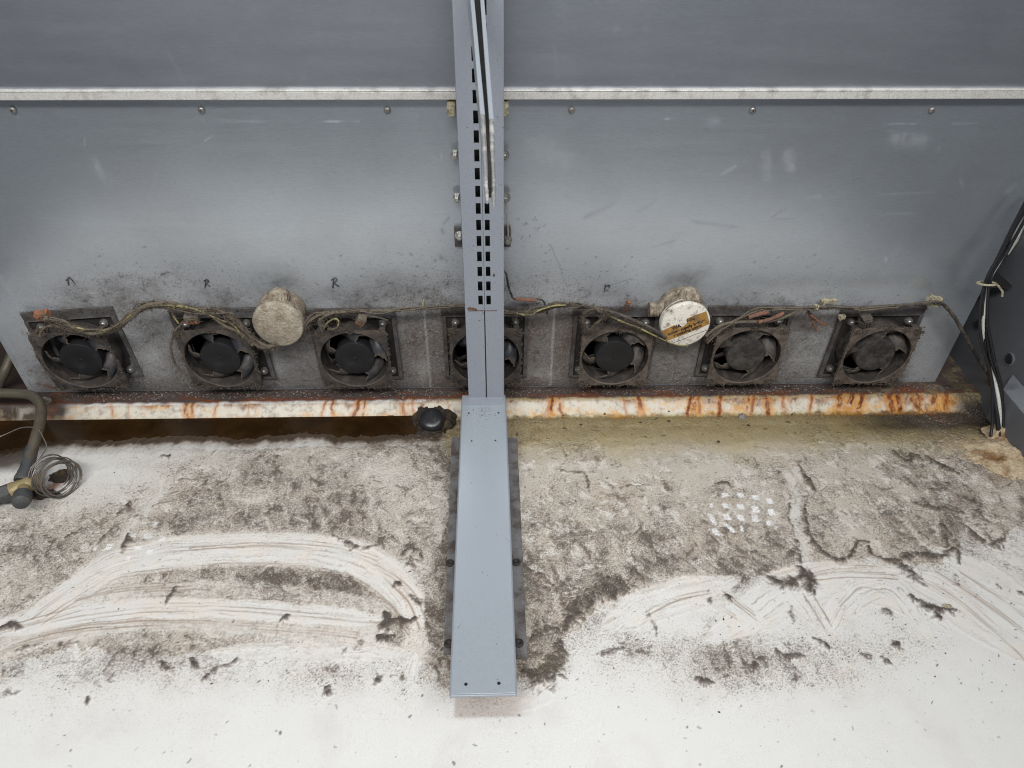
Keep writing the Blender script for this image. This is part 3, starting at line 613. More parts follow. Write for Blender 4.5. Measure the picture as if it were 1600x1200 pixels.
    col = mixc(col, lin(128, 92, 46), stroke([(1510, 690), (1560, 735), (1600, 745), (1640, 740)], .016, .05) * .7 * ss(-.6, .3, gr3))
    col = mixc(col, lin(60, 46, 24), stroke([(1500, 600), (1530, 650), (1545, 670)], .012, .05) * ss(-.5, .2, gr2) * .8)
    # rust and brown grease under the valve
    vv = stroke([(45, 780), (62, 772), (80, 762), (100, 745)], .008, .012)
    col = mixc(col, lin(110, 60, 22), vv * .85); gloss = gloss * (1 - vv) + .2 * vv
    # cream foam skin near the right corner
    fo = stroke([(1500, 700), (1540, 700), (1600, 720), (1640, 760)], .030, .03)
    col = mixc(col, lin(200, 180, 146), fo * .7 * ss(-.6, .2, gr3))
    # --- faint scratches and specks in the clean front part
    rr = np.random.default_rng(3)
    for i in range(420):
        x_ = rr.uniform(-.75, .75); y_ = rr.uniform(.31, .80); l_ = rr.uniform(.0003, .004) ** 1.0; a_ = rr.uniform(0, 6.28); r_ = .0005 + .0008 * rr.random() ** 3
        m, D, Tt, S = polydist(XW2, YW2, [(x_, y_), (x_ + math.cos(a_) * l_, y_ + math.sin(a_) * l_)], .005)
        v = (1 - ss(r_ * .6, r_ * 1.4, D)) * rr.uniform(.4, .9)
        col[m] = col[m] * (1 - v[:, None]) + np.array(lin(74, 68, 64), np.float32) * v[:, None]
    gloss = np.clip(gloss + D2 * .5, 0, .95)
    z = z + hgt.astype(np.float32)
    P = np.stack([X, Y, z], -1)
    grit = np.clip(D2 * 1.1, 0, .9) * (1 - cw) * (1 - .6 * led)
    fl = grid_obj('floor', P, M_FLOOR, col, gloss, 0 * X, grit=grit)
    tag(fl, 'white tank floor with brown dirt film, wiped arcs and a rust streaked back edge', kind='structure')
    # --- standing water in the left half of the trough
    wmask = leftx * ss(lY - .004, lY, Y) * (1 - ss(.930, .933, Y + wy * .05)) * ss(-1.2, -1.1, X)
    y0, y1 = np.searchsorted(ys, .82), np.searchsorted(ys, .94); x0, x1 = np.searchsorted(xs, -1.0), np.searchsorted(xs, -.06)
    Pw = P[y0:y1, x0:x1].copy(); Pw[..., 2] = -.0165
    kp = (wmask[y0:y1, x0:x1][:-1, :-1] > .5)
    wo = grid_obj('water', Pw, M_WATER, col[y0:y1, x0:x1], 0 * Pw[..., 0], 0 * Pw[..., 0], kp)
    tag(wo, 'dark brown standing water in the left half of the trough', kind='structure')
build_floor()

# ================================================================== BACK PANELS
PXL = onY(45, 611, WALL_Y).x; PXR = onY(1461, 597, WALL_Y).x
Z_SPLIT = onY(800, 157, WALL_Y).z; Z_TOP = 1.12
def build_panels():
    xs = np.arange(PXL, PXR + .001, .0019).astype(np.float32)
    zs = np.concatenate([np.arange(.004, .30, .0019), np.arange(.30, Z_SPLIT + .004, .0026)]).astype(np.float32)
    X, Z = np.meshgrid(xs, zs); Yc = np.full_like(X, WALL_Y)
    PX, PY = project_np(X, Yc, Z)
    wx = fbm(X * 26, Z * 26, 5, 201) * .012; wz = fbm(X * 26, Z * 26, 5, 202) * .012
    XW = X + wx; ZW = Z + wz
    col = np.empty(X.shape + (3,), np.float32); col[:] = lin(202, 209, 216)
    col = mixc(col, lin(190, 195, 201), ss(-.3, .6, fbm(X * 5, Z * 5, 4, 203)) * .5)
    col = mixc(col, lin(200, 204, 208), ss(.1, .7, fbm(X * 3, Z * 180, 4, 204)) * .3)
    metal = np.full(X.shape, .85, np.float32); rough = np.full(X.shape, .30, np.float32)
    rough += fbm(X * 4, Z * 120, 3, 205) * .03
    gr = fbm(X * 260, Z * 260, 3, 206, .75); g2 = fbm(XW * 85, ZW * 85, 5, 207, .65); g3 = fbm(XW * 22, ZW * 26, 4, 208)
    def L(px, py): p = onY(px, py, WALL_Y); return (p.x, p.z)
    # dust thrown up from the fans
    T = [[0, 0, 0, 0, 0, 0, 0, .5, .5, 0, 0, 0, 0, 0, 0, 0, 0],
         [0, 0, 0, 0, 0, .3, .8, 1.5, 1.2, .3, .2, .2, .2, .3, .2, 0, 0],
         [0, .8, 2, 2, 1.6, 1.6, 2.2, 2.6, 2, 1.4, .9, 1, 1.4, 1.6, .8, .2, 0],
         [.2, 3.2, 4.6, 4.2, 2.2, 2.2, 4.0, 4.2, 3.4, 3.6, 2, 1.6, 2, 2.2, 1.2, .3, 0],
         [.5, 4.2, 4.8, 3.6, 3.4, 3.4, 4.8, 4.8, 4, 4.2, 3.2, 3, 3, 3, 2, .4, 0],
         [.8, 5, 5.5, 5, 5.5, 5, 5.2, 5.8, 5.5, 5.2, 5.2, 5.5, 5, 5, 4, .6, 0],
         [1, 6, 4.6, 6, 5, 6, 6, 6.4, 6, 7, 6, 6, 6, 4.6, 4.6, .8, 0],
         [2, 6, 5, 6, 5, 6, 6, 6.4, 6, 7, 6, 6, 6, 4.8, 5, 1.2, 0],
         [4, 7, 6, 7, 6, 7, 7, 7, 7, 7.5, 7, 7, 7, 6, 6, 2.5, 1]]
    D = table(PX + wx * 1800, PY + wz * 1500, [0, 100, 200, 300, 400, 500, 600, 700, 800, 900, 1000, 1100, 1200, 1300, 1400, 1480, 1600], [330, 370, 405, 435, 460, 485, 520, 570, 612], T) / 10
    film = np.clip(D * 1.2, 0, .9)
    col = mixc(col, lin(126, 121, 116), film * .85)
    col = mixc(col, lin(82, 76, 71), ss(.36, .62, D + g3 * .12 + g2 * .06) * .62)
    s1 = ss(1.0 - D * 1.1, 1.4 - D * 1.1, gr * .9 + .38 + g3 * .3)
    s2 = ss(1.0 - D * 1.0, 1.3 - D * 1.0, g2 * .9 + g3 * .4 + .25)
    col = mixc(col, lin(84, 77, 71), s1 * .7); col = mixc(col, lin(66, 58, 54), s2 * .65)
    wh = ss(.5, .95, fbm(X * 300, Z * 300, 2, 210) + g3 * .5 + .18) * ss(.25, .5, D)
    col = mixc(col, lin(176, 174, 172), wh * .55)
    metal = metal * (1 - np.clip(film * 1.2 + s1 * .5, 0, 1)); rough = np.clip(rough + film * .45 + s1 * .2, 0, .95)
    def blot(px, py, rx, ry, c, a, e=1.0):
        p = L(px, py); q = ((XW - p[0]) / rx) ** 2 + ((ZW - p[1]) / ry) ** 2
        m_ = np.exp(-q * e) * a * np.clip(.75 + g2 * .6, 0, 1)
        return mixc(col, c, np.clip(m_, 0, 1))
    # brown water stains and grime round the fan row, with box reflections painted in
    for (px, py, rx, ry, a) in [(650, 545, .025, .05, .55), (690, 530, .02, .05, .5), (825, 520, .02, .05, .6), (885, 535, .018, .05, .7), (870, 500, .04, .02, .5), (1290, 505, .05, .012, .4), (700, 600, .05, .02, .9), (830, 600, .06, .02, .9), (1245, 505, .03, .02, .5)]:
        col = blot(px, py, rx, ry, lin(88, 70, 60), a)
    for (px, py, rx, ry, a) in [(434, 440, .045, .03, .5), (1072, 440, .045, .03, .5), (180, 455, .07, .012, .3), (610, 440, .06, .02, .4), (345, 462, .05, .02, .5), (545, 465, .05, .018, .5), (940, 462, .06, .02, .3), (1160, 470, .05, .02, .35), (560, 610, .6, .015, .7), (1100, 610, .6, .015, .7), (450, 560, .02, .05, .4), (240, 600, .05, .01, .4)]:  # includes dark reflections painted above both junction boxes
        col = blot(px, py, rx, ry, lin(64, 62, 64), a)
    for (px, py, rx, ry, a) in [(143, 458, .012, .008, .8), (240, 560, .022, .05, .28), (660, 580, .012, .035, .4), (845, 585, .03, .018, .4), (1285, 575, .04, .03, .22), (1020, 550, .02, .03, .2), (425, 560, .03, .05, .25)]:
        col = blot(px, py, rx, ry, lin(196, 196, 194), a)
    # drips
    for px, a in ((661, .5), (867, .55), (1300, .0)):
        p0 = L(px, 470); m_ = (1 - ss(.0008, .003, np.abs(X - p0[0] - wx * .12))) * (1 - ss(p0[1] - .02, p0[1], Z)) * a
        col = mixc(col, lin(176, 174, 168), m_)
    # soot specks and smears on both sheets, hairline scratches
    rr = np.random.default_rng(17)
    XS_, ZS_ = X + wx * .25, Z + wz * .25
    def mark(pts, wd, c, a, XX=None, ZZ=None):
        XX = XS_ if XX is None else XX; ZZ = ZS_ if ZZ is None else ZZ
        m, Dd, Tt, S = polydist(XX, ZZ, [L(*q) for q in pts], wd * 3)
        v = np.exp(-(Dd / (wd * .8)) ** 2) * a * np.clip(.75 + (g2[m] * .9 + gr[m] * .5) * (wd > .0012), 0, 1)
        col[m] = col[m] * (1 - v[:, None]) + np.array(c, np.float32) * v[:, None]
        rough[m] = rough[m] * (1 - v) + .8 * v; metal[m] = metal[m] * (1 - v)
    for (pts, wd, a) in [([(1130, 272), (1150, 258)], .003, .35), ([(1000, 330), (1040, 300)], .005, .25), ([(1205, 340), (1228, 328)], .002, .6), ([(1210, 343), (1240, 341)], .0012, .5), ([(915, 340), (960, 318)], .005, .25), ([(1232, 240), (1236, 262)], .008, .35), ([(1195, 240), (1200, 275)], .007, .2),
                         ([(1080, 345), (1150, 355)], .004, .3), ([(690, 360), (692, 365)], .004, .5), ([(688, 398), (691, 403)], .004, .6), ([(620, 395), (628, 398)], .002, .7), ([(640, 395), (643, 399)], .002, .7), ([(692, 350), (700, 340)], .003, .4), ([(1255, 310), (1280, 308)], .003, .3), ([(830, 230), (880, 250)], .02, .2), ([(1400, 215), (1440, 220)], .012, .2), ([(1020, 385), (1055, 375)], .003, .3)]:
        mark(pts, wd, lin(80, 76, 74), a)
    for _ in range(24):
        x = rr.uniform(810, 860); y = rr.uniform(335, 372) ; mark([(x, y), (x + rr.uniform(-3, 3), y + rr.uniform(-3, 3))], .0009, lin(50, 46, 44), .8)
    for _ in range(150):
        x = rr.choice([rr.uniform(120, 700), rr.uniform(830, 1000), rr.uniform(1150, 1420)]); y = rr.normal(432, 20); mark([(x, y), (x + rr.uniform(-3, 3), y + rr.uniform(-2, 2))], rr.uniform(.0007, .0018), lin(62, 56, 52), .75)
    mark([(860, 382), (868, 402), (875, 415), (880, 434)], .0008, lin(48, 44, 42), .8, X, Z)
    mark([(955, 445), (985, 436)], .0009, lin(48, 44, 42), .7, X, Z); mark([(882, 437), (885, 445), (892, 447)], .0008, lin(60, 56, 50), .7, X, Z)
    for _ in range(46):
        x = rr.uniform(60, 1500); y = rr.uniform(180, 400); l = rr.uniform(4, 26); a = rr.choice([0, 0, math.radians(90), rr.uniform(0, 3.1)])
        mark([(x, y), (x + l * math.cos(a), y + l * math.sin(a))], rr.uniform(.0005, .0009), lin(222, 226, 230), rr.uniform(.1, .3), X, Z)
    for pts, wd, a in [([(0, 430), (30, 480), (45, 520)], .003, .45), ([(48, 400), (70, 470)], .0016, .4), ([(148, 250), (160, 280)], .006, .3), ([(0, 515), (50, 600)], .0014, .5), ([(345, 188), (410, 190)], .0012, .3), ([(512, 189), (560, 190)], .0012, .35), ([(1390, 193), (1430, 193)], .0014, .4), ([(1490, 193), (1530, 193)], .0014, .3), ([(1370, 305), (1460, 300)], .0025, .22), ([(1380, 335), (1430, 333)], .0025, .25), ([(1575, 300), (1585, 290)], .008, .3), ([(1385, 407), (1384, 405)], .004, .7), ([(1110, 190), (1120, 192)], .006, .3)]:
        mark(pts, wd, lin(220, 224, 228), a * .32)
    mark([(60, 600), (84, 606)], .006, lin(92, 46, 18), .9)
    mark([(36, 520), (37, 522)], .0035, lin(120, 84, 56), .8)
    hgt = (g2 * .0004 + s2 * .0006) * ss(.2, .6, D) + fbm(X * 4, Z * 4, 3, 212) * .0006
    Pp = np.stack([X, WALL_Y - hgt, Z], -1)
    # openings for the seven fans
    Xc = (X[:-1, :-1] + X[1:, 1:]) / 2; Zc = (Z[:-1, :-1] + Z[1:, 1:]) / 2
    keep = np.ones(Xc.shape, bool)
    for c in FAN_C: keep &= np.hypot(Xc - c.x, Zc - c.z) > .056
    t = thing('back_panel', 'grey galvanised lower back sheet with screws along its top and fans in its dusty foot', 'panel')
    grid_obj('sheet', Pp, M_PANEL, col, rough, metal, keep, t, grit=np.clip(D * .95, 0, .75))
    e = MB(); e.box(((PXL + PXR) / 2, WALL_Y + .004, .0035), (PXR - PXL, .008, .003)); e.box((PXR - .0006, WALL_Y + .007, .27), (.0012, .012, .53)); e.box((PXL + .0006, WALL_Y + .007, .27), (.0012, .012, .53))
    e.build('folded_edge', M_PANEL_EDGE, t)
    for px in (20, 315, 605, 893, 1176, 1456):
        c = onY(px, 172, WALL_Y - .001)
        m = MB(); m.lathe([(.0048, 0), (.0048, .0008), (.0036, .0024), (.0018, .0031)], FACE(c), 16)
        s = m.build('screw', M_SCREW, t, True)
        x = MB(); x.box(c + Vector((0, -.0031, 0)), (.0034, .0007, .0009)); x.box(c + Vector((0, -.0032, 0)), (.0009, .0007, .0034)); x.build('slot', M_INK, s)
    # handwritten letters, one over some of the fans
    def pen(pts_list, name, par, Y=WALL_Y - .0018, r=.0008):
        m = MB()
        for pts in pts_list: m.tube(smooth_path([onY(x, y, Y) for x, y in pts], 4), r, 5)
        return m.build(name, M_INK, par)
    Rl = lambda x, y, s: [[(x - 2 * s, y + 7 * s), (x - 1 * s, y - 4 * s)], [(x - 4 * s, y - 4 * s), (x + 1 * s, y - 7 * s), (x + 4 * s, y - 4 * s), (x, y), (x + 7 * s, y + 5 * s)]]
    pen(Rl(522, 442, 1.1), 'letter', t, r=.001); pen(Rl(322, 443, .9), 'letter', t)
    pen([[(102, 437), (105, 439)], [(107, 446), (106, 436), (109, 433)], [(104, 438), (109, 434), (117, 444)]], 'letter', t)
    pen([[(944, 456), (946, 444)], [(951, 445), (945, 450), (951, 455)], [(947, 447), (953, 446), (951, 450)]], 'letter', t)
    # ---- upper sheet
    xs = np.arange(-1.12, 1.2, .003).astype(np.float32); zs = np.arange(Z_SPLIT + .012, .78, .003).astype(np.float32)
    X, Z = np.meshgrid(xs, zs)
    col = np.empty(X.shape + (3,), np.float32); col[:] = lin(184, 189, 195)
    col = mixc(col, lin(166, 171, 180), ss(-.4, .6, fbm(X * 4, Z * 4, 4, 220)) * .6)
    col = mixc(col, lin(196, 202, 208), ss(.25, .9, fbm(X * 4, Z * 130, 4, 221)) * .35)
    col = mixc(col, lin(205, 210, 214), ss(.65, 1.0, fbm(X * 16, Z * 30, 5, 222)) * .4)
    metal = np.full(X.shape, .85, np.float32); rough = .32 + fbm(X * 5, Z * 60, 3, 223) * .05
    def L(px, py): p = onY(px, py, WALL_Y - .010); return (p.x, p.z)
    def mark(pts, wd, c, a, XX, ZZ):
        m, Dd, Tt, S = polydist(XX, ZZ, [L(*q) for q in pts], wd * 3 + .006)
        v = np.exp(-(Dd / (wd + .0008)) ** 2) * a * np.clip(.7 + .9 * fbm(XX[m] * 90, ZZ[m] * 90, 3, 230), 0, 1)
        col[m] = col[m] * (1 - v[:, None]) + np.array(c, np.float32) * v[:, None]
    for pts, wd, a in [([(260, 78), (292, 135)], .0012, .6), ([(485, 92), (500, 92)], .003, .35), ([(872, 5), (880, 16)], .008, .5), ([(475, 115), (472, 130)], .003, .25), ([(660, 125), (670, 132)], .006, .3), ([(866, 70), (870, 120)], .0012, .5), ([(300, 128), (301, 130)], .004, .35), ([(395, 20), (400, 10)], .008, .3), ([(1010, 43), (1012, 45)], .003, .5), ([(962, 45), (963, 46)], .003, .8)]:
        mark(pts, wd, lin(205, 210, 216), a * .7, X, Z)
    for _ in range(60):
        x = rr.uniform(0, 1600); y = rr.uniform(0, 138); l = rr.uniform(6, 70) if rr.random() < .3 else rr.uniform(1, 8); a = rr.choice([0, 0, 1.57, rr.uniform(0, 3.1)])
        mark([(x, y), (x + l * math.cos(a), y + l * math.sin(a) * .6)], .0007, lin(196, 202, 208), rr.uniform(.1, .35), X, Z)
    Pp = np.stack([X, WALL_Y - .010 + fbm(X * 3, Z * 3, 3, 224) * .0008, Z], -1)
    u = thing('upper_panel', 'darker grey upper sheet above the pale horizontal strip', 'panel')
    grid_obj('sheet', Pp, M_PANEL, col, rough, metal, None, u)
    # ---- pale strip
    s = MB(); zc = (onY(800, 143, WALL_Y - .016).z + onY(800, 156, WALL_Y - .016).z) / 2; hh = onY(800, 143, WALL_Y - .016).z - onY(800, 156, WALL_Y - .016).z
    s.box((.04, WALL_Y - .010, zc), (2.4, .012, hh)); s.box((.04, WALL_Y - .0125, zc + hh / 2 + .001), (2.4, .009, .002))
    so = s.build('trim_strip', M_TRIM, None, bevel=.001)
    tag(so, 'pale grey horizontal strip between the upper and lower back sheets', 'strip')
M_PANEL_EDGE = dusty('sheet_edge', lin(150, 154, 160), .4, .6, lin(96, 88, 80), .5, .7, 40, .1)
build_panels()

# ================================================================== SIDES AND WHAT IS BEHIND THE BACK PANEL
m = MB(); m.box((0, 1.13, .4), (2.6, .01, 1.5)); ob = m.build('rear_board', M_BACKD, None)
tag(ob, 'grimy dark board standing behind the lower back sheet, seen past its ends', 'board')
XS = onZ(1600, 702, 0).x
t = thing('side_wall', 'dark grey right side wall with bolt holes and a folded lower step', 'panel', (XS, .8, 0))
zf = onX(1590, 592, XS).z
def side_sheet():
    m = MB(); x = XS + .0015
    holes = [(onX(1577, 561, XS), .009), (onX(1528, 507, XS), .008)]
    bm = bmesh.new()
    # sheet with two punched holes: grid of small quads with the holes left out, rounded by local rings
    ys = np.linspace(-.5, 1.12, 180); zs = np.linspace(-.03, 1.15, 160)
    def inside(y, z): return any((y - h.y) ** 2 + (z - h.z) ** 2 < (r * 1.0) ** 2 for h, r in holes)
    N = len(zs)
    vs = [(x, y, z) for y in ys for z in zs]; fs = []
    for i in range(len(ys) - 1):
        for j in range(N - 1):
            if not inside((ys[i] + ys[i + 1]) / 2, (zs[j] + zs[j + 1]) / 2): fs.append((i * N + j, (i + 1) * N + j, (i + 1) * N + j + 1, i * N + j + 1))
    m.add(vs, fs)
    o = m.build('sheet', M_SIDE, t, solid=.0015)
    for h, r in holes:
        g = MB(); g.lathe([(r * 1.35, 0), (r * 1.35, .001), (r * 1.15, .0022), (r, .0010), (r * .96, -.012), (r * .9, -.0125)], Matrix.Translation((x - .001, h.y, h.z)) @ Matrix.Rotation(math.radians(-90), 4, 'Y'), 24)
        go = g.build('bolt_hole', M_SIDE, t, True)
        g = MB(); g.lathe([(r * .95, 0), (r * .9, .0012)], Matrix.Translation((x - .0028, h.y, h.z)) @ Matrix.Rotation(math.radians(-90), 4, 'Y'), 24); g.build('hole', M_DARK, go)
    return o
side_sheet()
g = MB(); yend = onX(1580, 592, XS).y; yend2 = yend - .02
g.add([(XS - .001, yend, zf), (XS - .022, yend2, zf - .016), (XS - .022, -.3, zf - .016), (XS - .001, -.3, zf), (XS - .022, yend2, .0), (XS - .022, -.3, .0), (XS - .001, yend, -.01)],
      [(0, 1, 2, 3), (1, 4, 5, 2), (0, 6, 4, 1)])
g.build('lower_step', M_SIDE, t, solid=.0015, bevel=.001)
m = MB(); m.box((-1.06, .5, .4), (.004, 1.3, 1.0)); tag(m.build('cabinet_side', M_SIDE, None), 'dark grey left side wall beyond the pipe', 'panel')

m = MB(); m.box((0, .015, .16), (2.6, .04, .36)); tag(m.build('front_kerb', M_KERB, None, bevel=.004), 'dark grey front wall of the tank, facing the back sheet below the viewer', 'kerb')

# ================================================================== CENTRAL POST
def build_post():
    pl = onY(733, 620, POST_Y).x; pr = onY(787, 620, POST_Y).x; c = (pl + pr) / 2; W = (pr - pl)
    seam = c + .0004
    zb = onY(760, 622, POST_Y).z - .001; zt = 1.1
    t = thing('upright_post', 'tall grey slotted upright post in front of the back sheet', 'post', (c, POST_Y, zb))
    pitch = .0247; z0 = onY(755, 476, POST_Y).z; sh = .0165; sw = .0066; gp = .0027
    edges_z = [zb]; slots = []
    z = z0
    while z < zt - .04:
        slots.append((z, z + sh)); z += pitch
    for sgn, nm in ((-1, 'left'), (1, 'right')):
        m = MB(); x_in = seam + sgn * .0004; xs1 = seam + sgn * gp; xs2 = seam + sgn * (gp + sw); xo = pl if sgn < 0 else pr
        Y = POST_Y
        def q(xa, xb, za, zb_):
            m.add([(xa, Y, za), (xb, Y, za), (xb, Y, zb_), (xa, Y, zb_)], [(0, 1, 2, 3)])
        zz = [zb] + [v for s in slots for v in s] + [zt]
        for i in range(len(zz) - 1):
            hole = i % 2 == 1
            if not hole:
                q(xs1, xs2, zz[i], zz[i + 1])
            q(x_in, xs1, zz[i], zz[i + 1]); q(xs2, xo, zz[i], zz[i + 1])
        # return flange, inner lip
        m.add([(xo, Y, zb), (xo, Y + .062, zb), (xo, Y + .062, zt), (xo, Y, zt)], [(0, 1, 2, 3)])
        m.add([(x_in, Y, zb), (x_in, Y + .03, zb), (x_in, Y + .03, zt), (x_in, Y, zt)], [(0, 1, 2, 3)])
        o = m.build('channel', M_POST, t)
        bm = bmesh.new(); bm.from_mesh(o.data); bmesh.ops.remove_doubles(bm, verts=bm.verts, dist=1e-5); bm.normal_update(); bm.to_mesh(o.data); bm.free()
        md = o.modifiers.new('solid', 'SOLIDIFY'); md.thickness = .0018; md.offset = 0
        bv = o.modifiers.new('bevel', 'BEVEL'); bv.width = .0012; bv.segments = 3; bv.limit_method = 'ANGLE'; bv.angle_limit = math.radians(50)
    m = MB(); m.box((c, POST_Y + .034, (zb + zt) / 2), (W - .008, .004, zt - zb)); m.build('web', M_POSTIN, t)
    m = MB(); m.add([(seam - .0012, POST_Y - .0011, zb), (seam + .0004, POST_Y - .0011, zb), (seam + .0004, POST_Y - .0011, z0 - .01), (seam - .0012, POST_Y - .0011, z0 - .01)], [(0, 1, 2, 3)]); m.build('seam', M_DARK, t)
    # peeling rusty edge and pen mark on the face
    m = MB(); p = [onY(x, y, POST_Y - .0013) for x, y in ((730, 481), (734, 480), (740, 481), (746, 483), (745, 485), (738, 484), (731, 484))]
    m.add(p, [tuple(range(7))]); m.build('rust_patch', M_RUST, t)
    m = MB(); m.box(onY(745, 485.5, POST_Y - .0012), (.026, .0008, .0009)); m.box(onY(767, 485.5, POST_Y - .0012), (.018, .0008, .0007)); m.build('scored_line', M_RUST, t)
    m = MB(); m.tube([onY(x, y, POST_Y - .0012) for x, y in ((770, 432), (772, 427), (773, 432))], .0006, 5); m.tube([onY(x, y, POST_Y - .0012) for x, y in ((770.5, 430), (773, 430))], .0005, 5); m.build('letter', M_INK, t)
    # bolts through the sides
    for (px, py, s) in ((711, 242, -1), (714, 309, -1), (718, 368, -1), (788, 242, 1), (790, 309, 1), (793, 375, 1)):
        cc = onY(px, py, WALL_Y - .012)
        mm = MB(); mm.lathe([(.006, 0), (.006, .004), (.0042, .0042), (.0042, .009), (.003, .0095)], FACE(cc), 6)
        mm.lathe([(.0075, -.0006), (.0075, 0)], FACE(cc), 16)
        b = mm.build('bolt', M_SCREW if s > 0 else M_STEEL, t)
    for (px, s) in ((792, 1), (714, -1)):
        a = onY(px, 356, WALL_Y - .006); b = onY(px + 2, 386, WALL_Y - .006)
        mm = MB(); mm.box((a + b) / 2 + Vector((-.003 * s, .003, 0)), (.016, .006, a.z - b.z)); mm.build('fixing_tab', M_PLATE, t, bevel=.0008)
    for px in (705, 788):
        cc = onY(px, 169, WALL_Y - .02); mm = MB(); mm.box(cc, (.011, .03, .012)); mm.build('spacer', M_CREAM, t, bevel=.001)
    return c, pl, pr
M_RUST = dusty('rust', lin(120, 84, 62), .85, 0, lin(74, 58, 48), .4, .6, 160, .5)
PC, PL_, PR_ = build_post()

# wire and earth strap beside the post
t = thing('earth_strap', 'thin braided earth strap dropping from the bolt right of the post', 'strap', onY(790, 320, WALL_Y - .01))
m = MB(); m.tube(smooth_path([onY(x, y, WALL_Y - .014) for x, y in ((787, 312), (789, 325), (793, 345), (794, 372))]), .0012, 6); m.build('braid', M_STEEL, t, True)
m = MB(); m.lathe([(.005, 0), (.005, .0016), (.0022, .0018)], FACE(onY(794, 374, WALL_Y - .016)), 14); m.build('eyelet', M_SCREW, t, True)
# hanging shelf arm
def shelf_arm():
    a0 = onY(741, -60, .86); t = thing('shelf_arm', 'pair of thin grey steel shelf blades reaching forward from the post, tips bare metal', 'shelf bracket', a0)
    Yt = .50
    L0 = [(732, -60, .86), (738, 0, .80), (754, 178, .60), (761, 314, Yt)]
    R0 = [(748, -60, .86), (753.5, 0, .80), (768, 186, .60), (771.5, 320, Yt)]
    for P in (L0, R0):
        pts = [onY(*q) for q in P]
        for (i0, i1, mt, nm) in ((0, 2, M_FOOT, 'blade'), (2, 3, M_BARE, 'bare_tip')):
            m = MB(); seg = []
            for k in range(13):
                f = i0 + (i1 - i0) * k / 12; i = min(int(f), i1 - 1); u = f - i; seg.append(pts[i].lerp(pts[i + 1], u))
            vs = []; fs = []
            for k, p in enumerate(seg):
                dep = (.050 - .034 * ((i0 + (i1 - i0) * k / 12) / 3)) * (1 if nm == 'blade' else .8)
                wd = .0021 if nm == 'blade' else .0017
                for dx, dz in ((-wd, 0), (wd, 0), (wd, -dep), (-wd, -dep)): vs.append(p + Vector((dx, 0, dz)))
            for k in range(12):
                for j in range(4): fs.append((k * 4 + j, k * 4 + (j + 1) % 4, k * 4 + 4 + (j + 1) % 4, k * 4 + 4 + j))
            fs += [(3, 2, 1, 0), (48, 49, 50, 51)]
            if nm == 'bare_tip':
                m = MB(); m.tube([q_ + Vector((0, 0, -.0015)) for q_ in seg], [.0021] * 11 + [.0018, .0010], 14); m.build(nm, mt, t, True)
            else: m.add(vs, fs); m.build(nm, mt, t, bevel=.0006)
    m = MB(); vs = []
    for k in range(4):
        a = (onY(*L0[k]) + onY(*R0[k])) / 2
        if k == 3: a = a + ((onY(*L0[2]) + onY(*R0[2])) / 2 - a) * .12 + Vector((0, 0, .009))
        for dx, dz in ((-.0032, -.006), (.0032, -.006), (.0032, -.014), (-.0032, -.014)): vs.append(a + Vector((dx * (1 - k * .2), 0, dz)))
    m.add(vs, [(k * 4 + j, k * 4 + (j + 1) % 4, k * 4 + 4 + (j + 1) % 4, k * 4 + 4 + j) for k in range(3) for j in range(4)] + [(3, 2, 1, 0), (12, 13, 14, 15)])
    m.build('gap_shade', M_DARK, t)  # black strip added to stand in for the shade between the blades
shelf_arm()

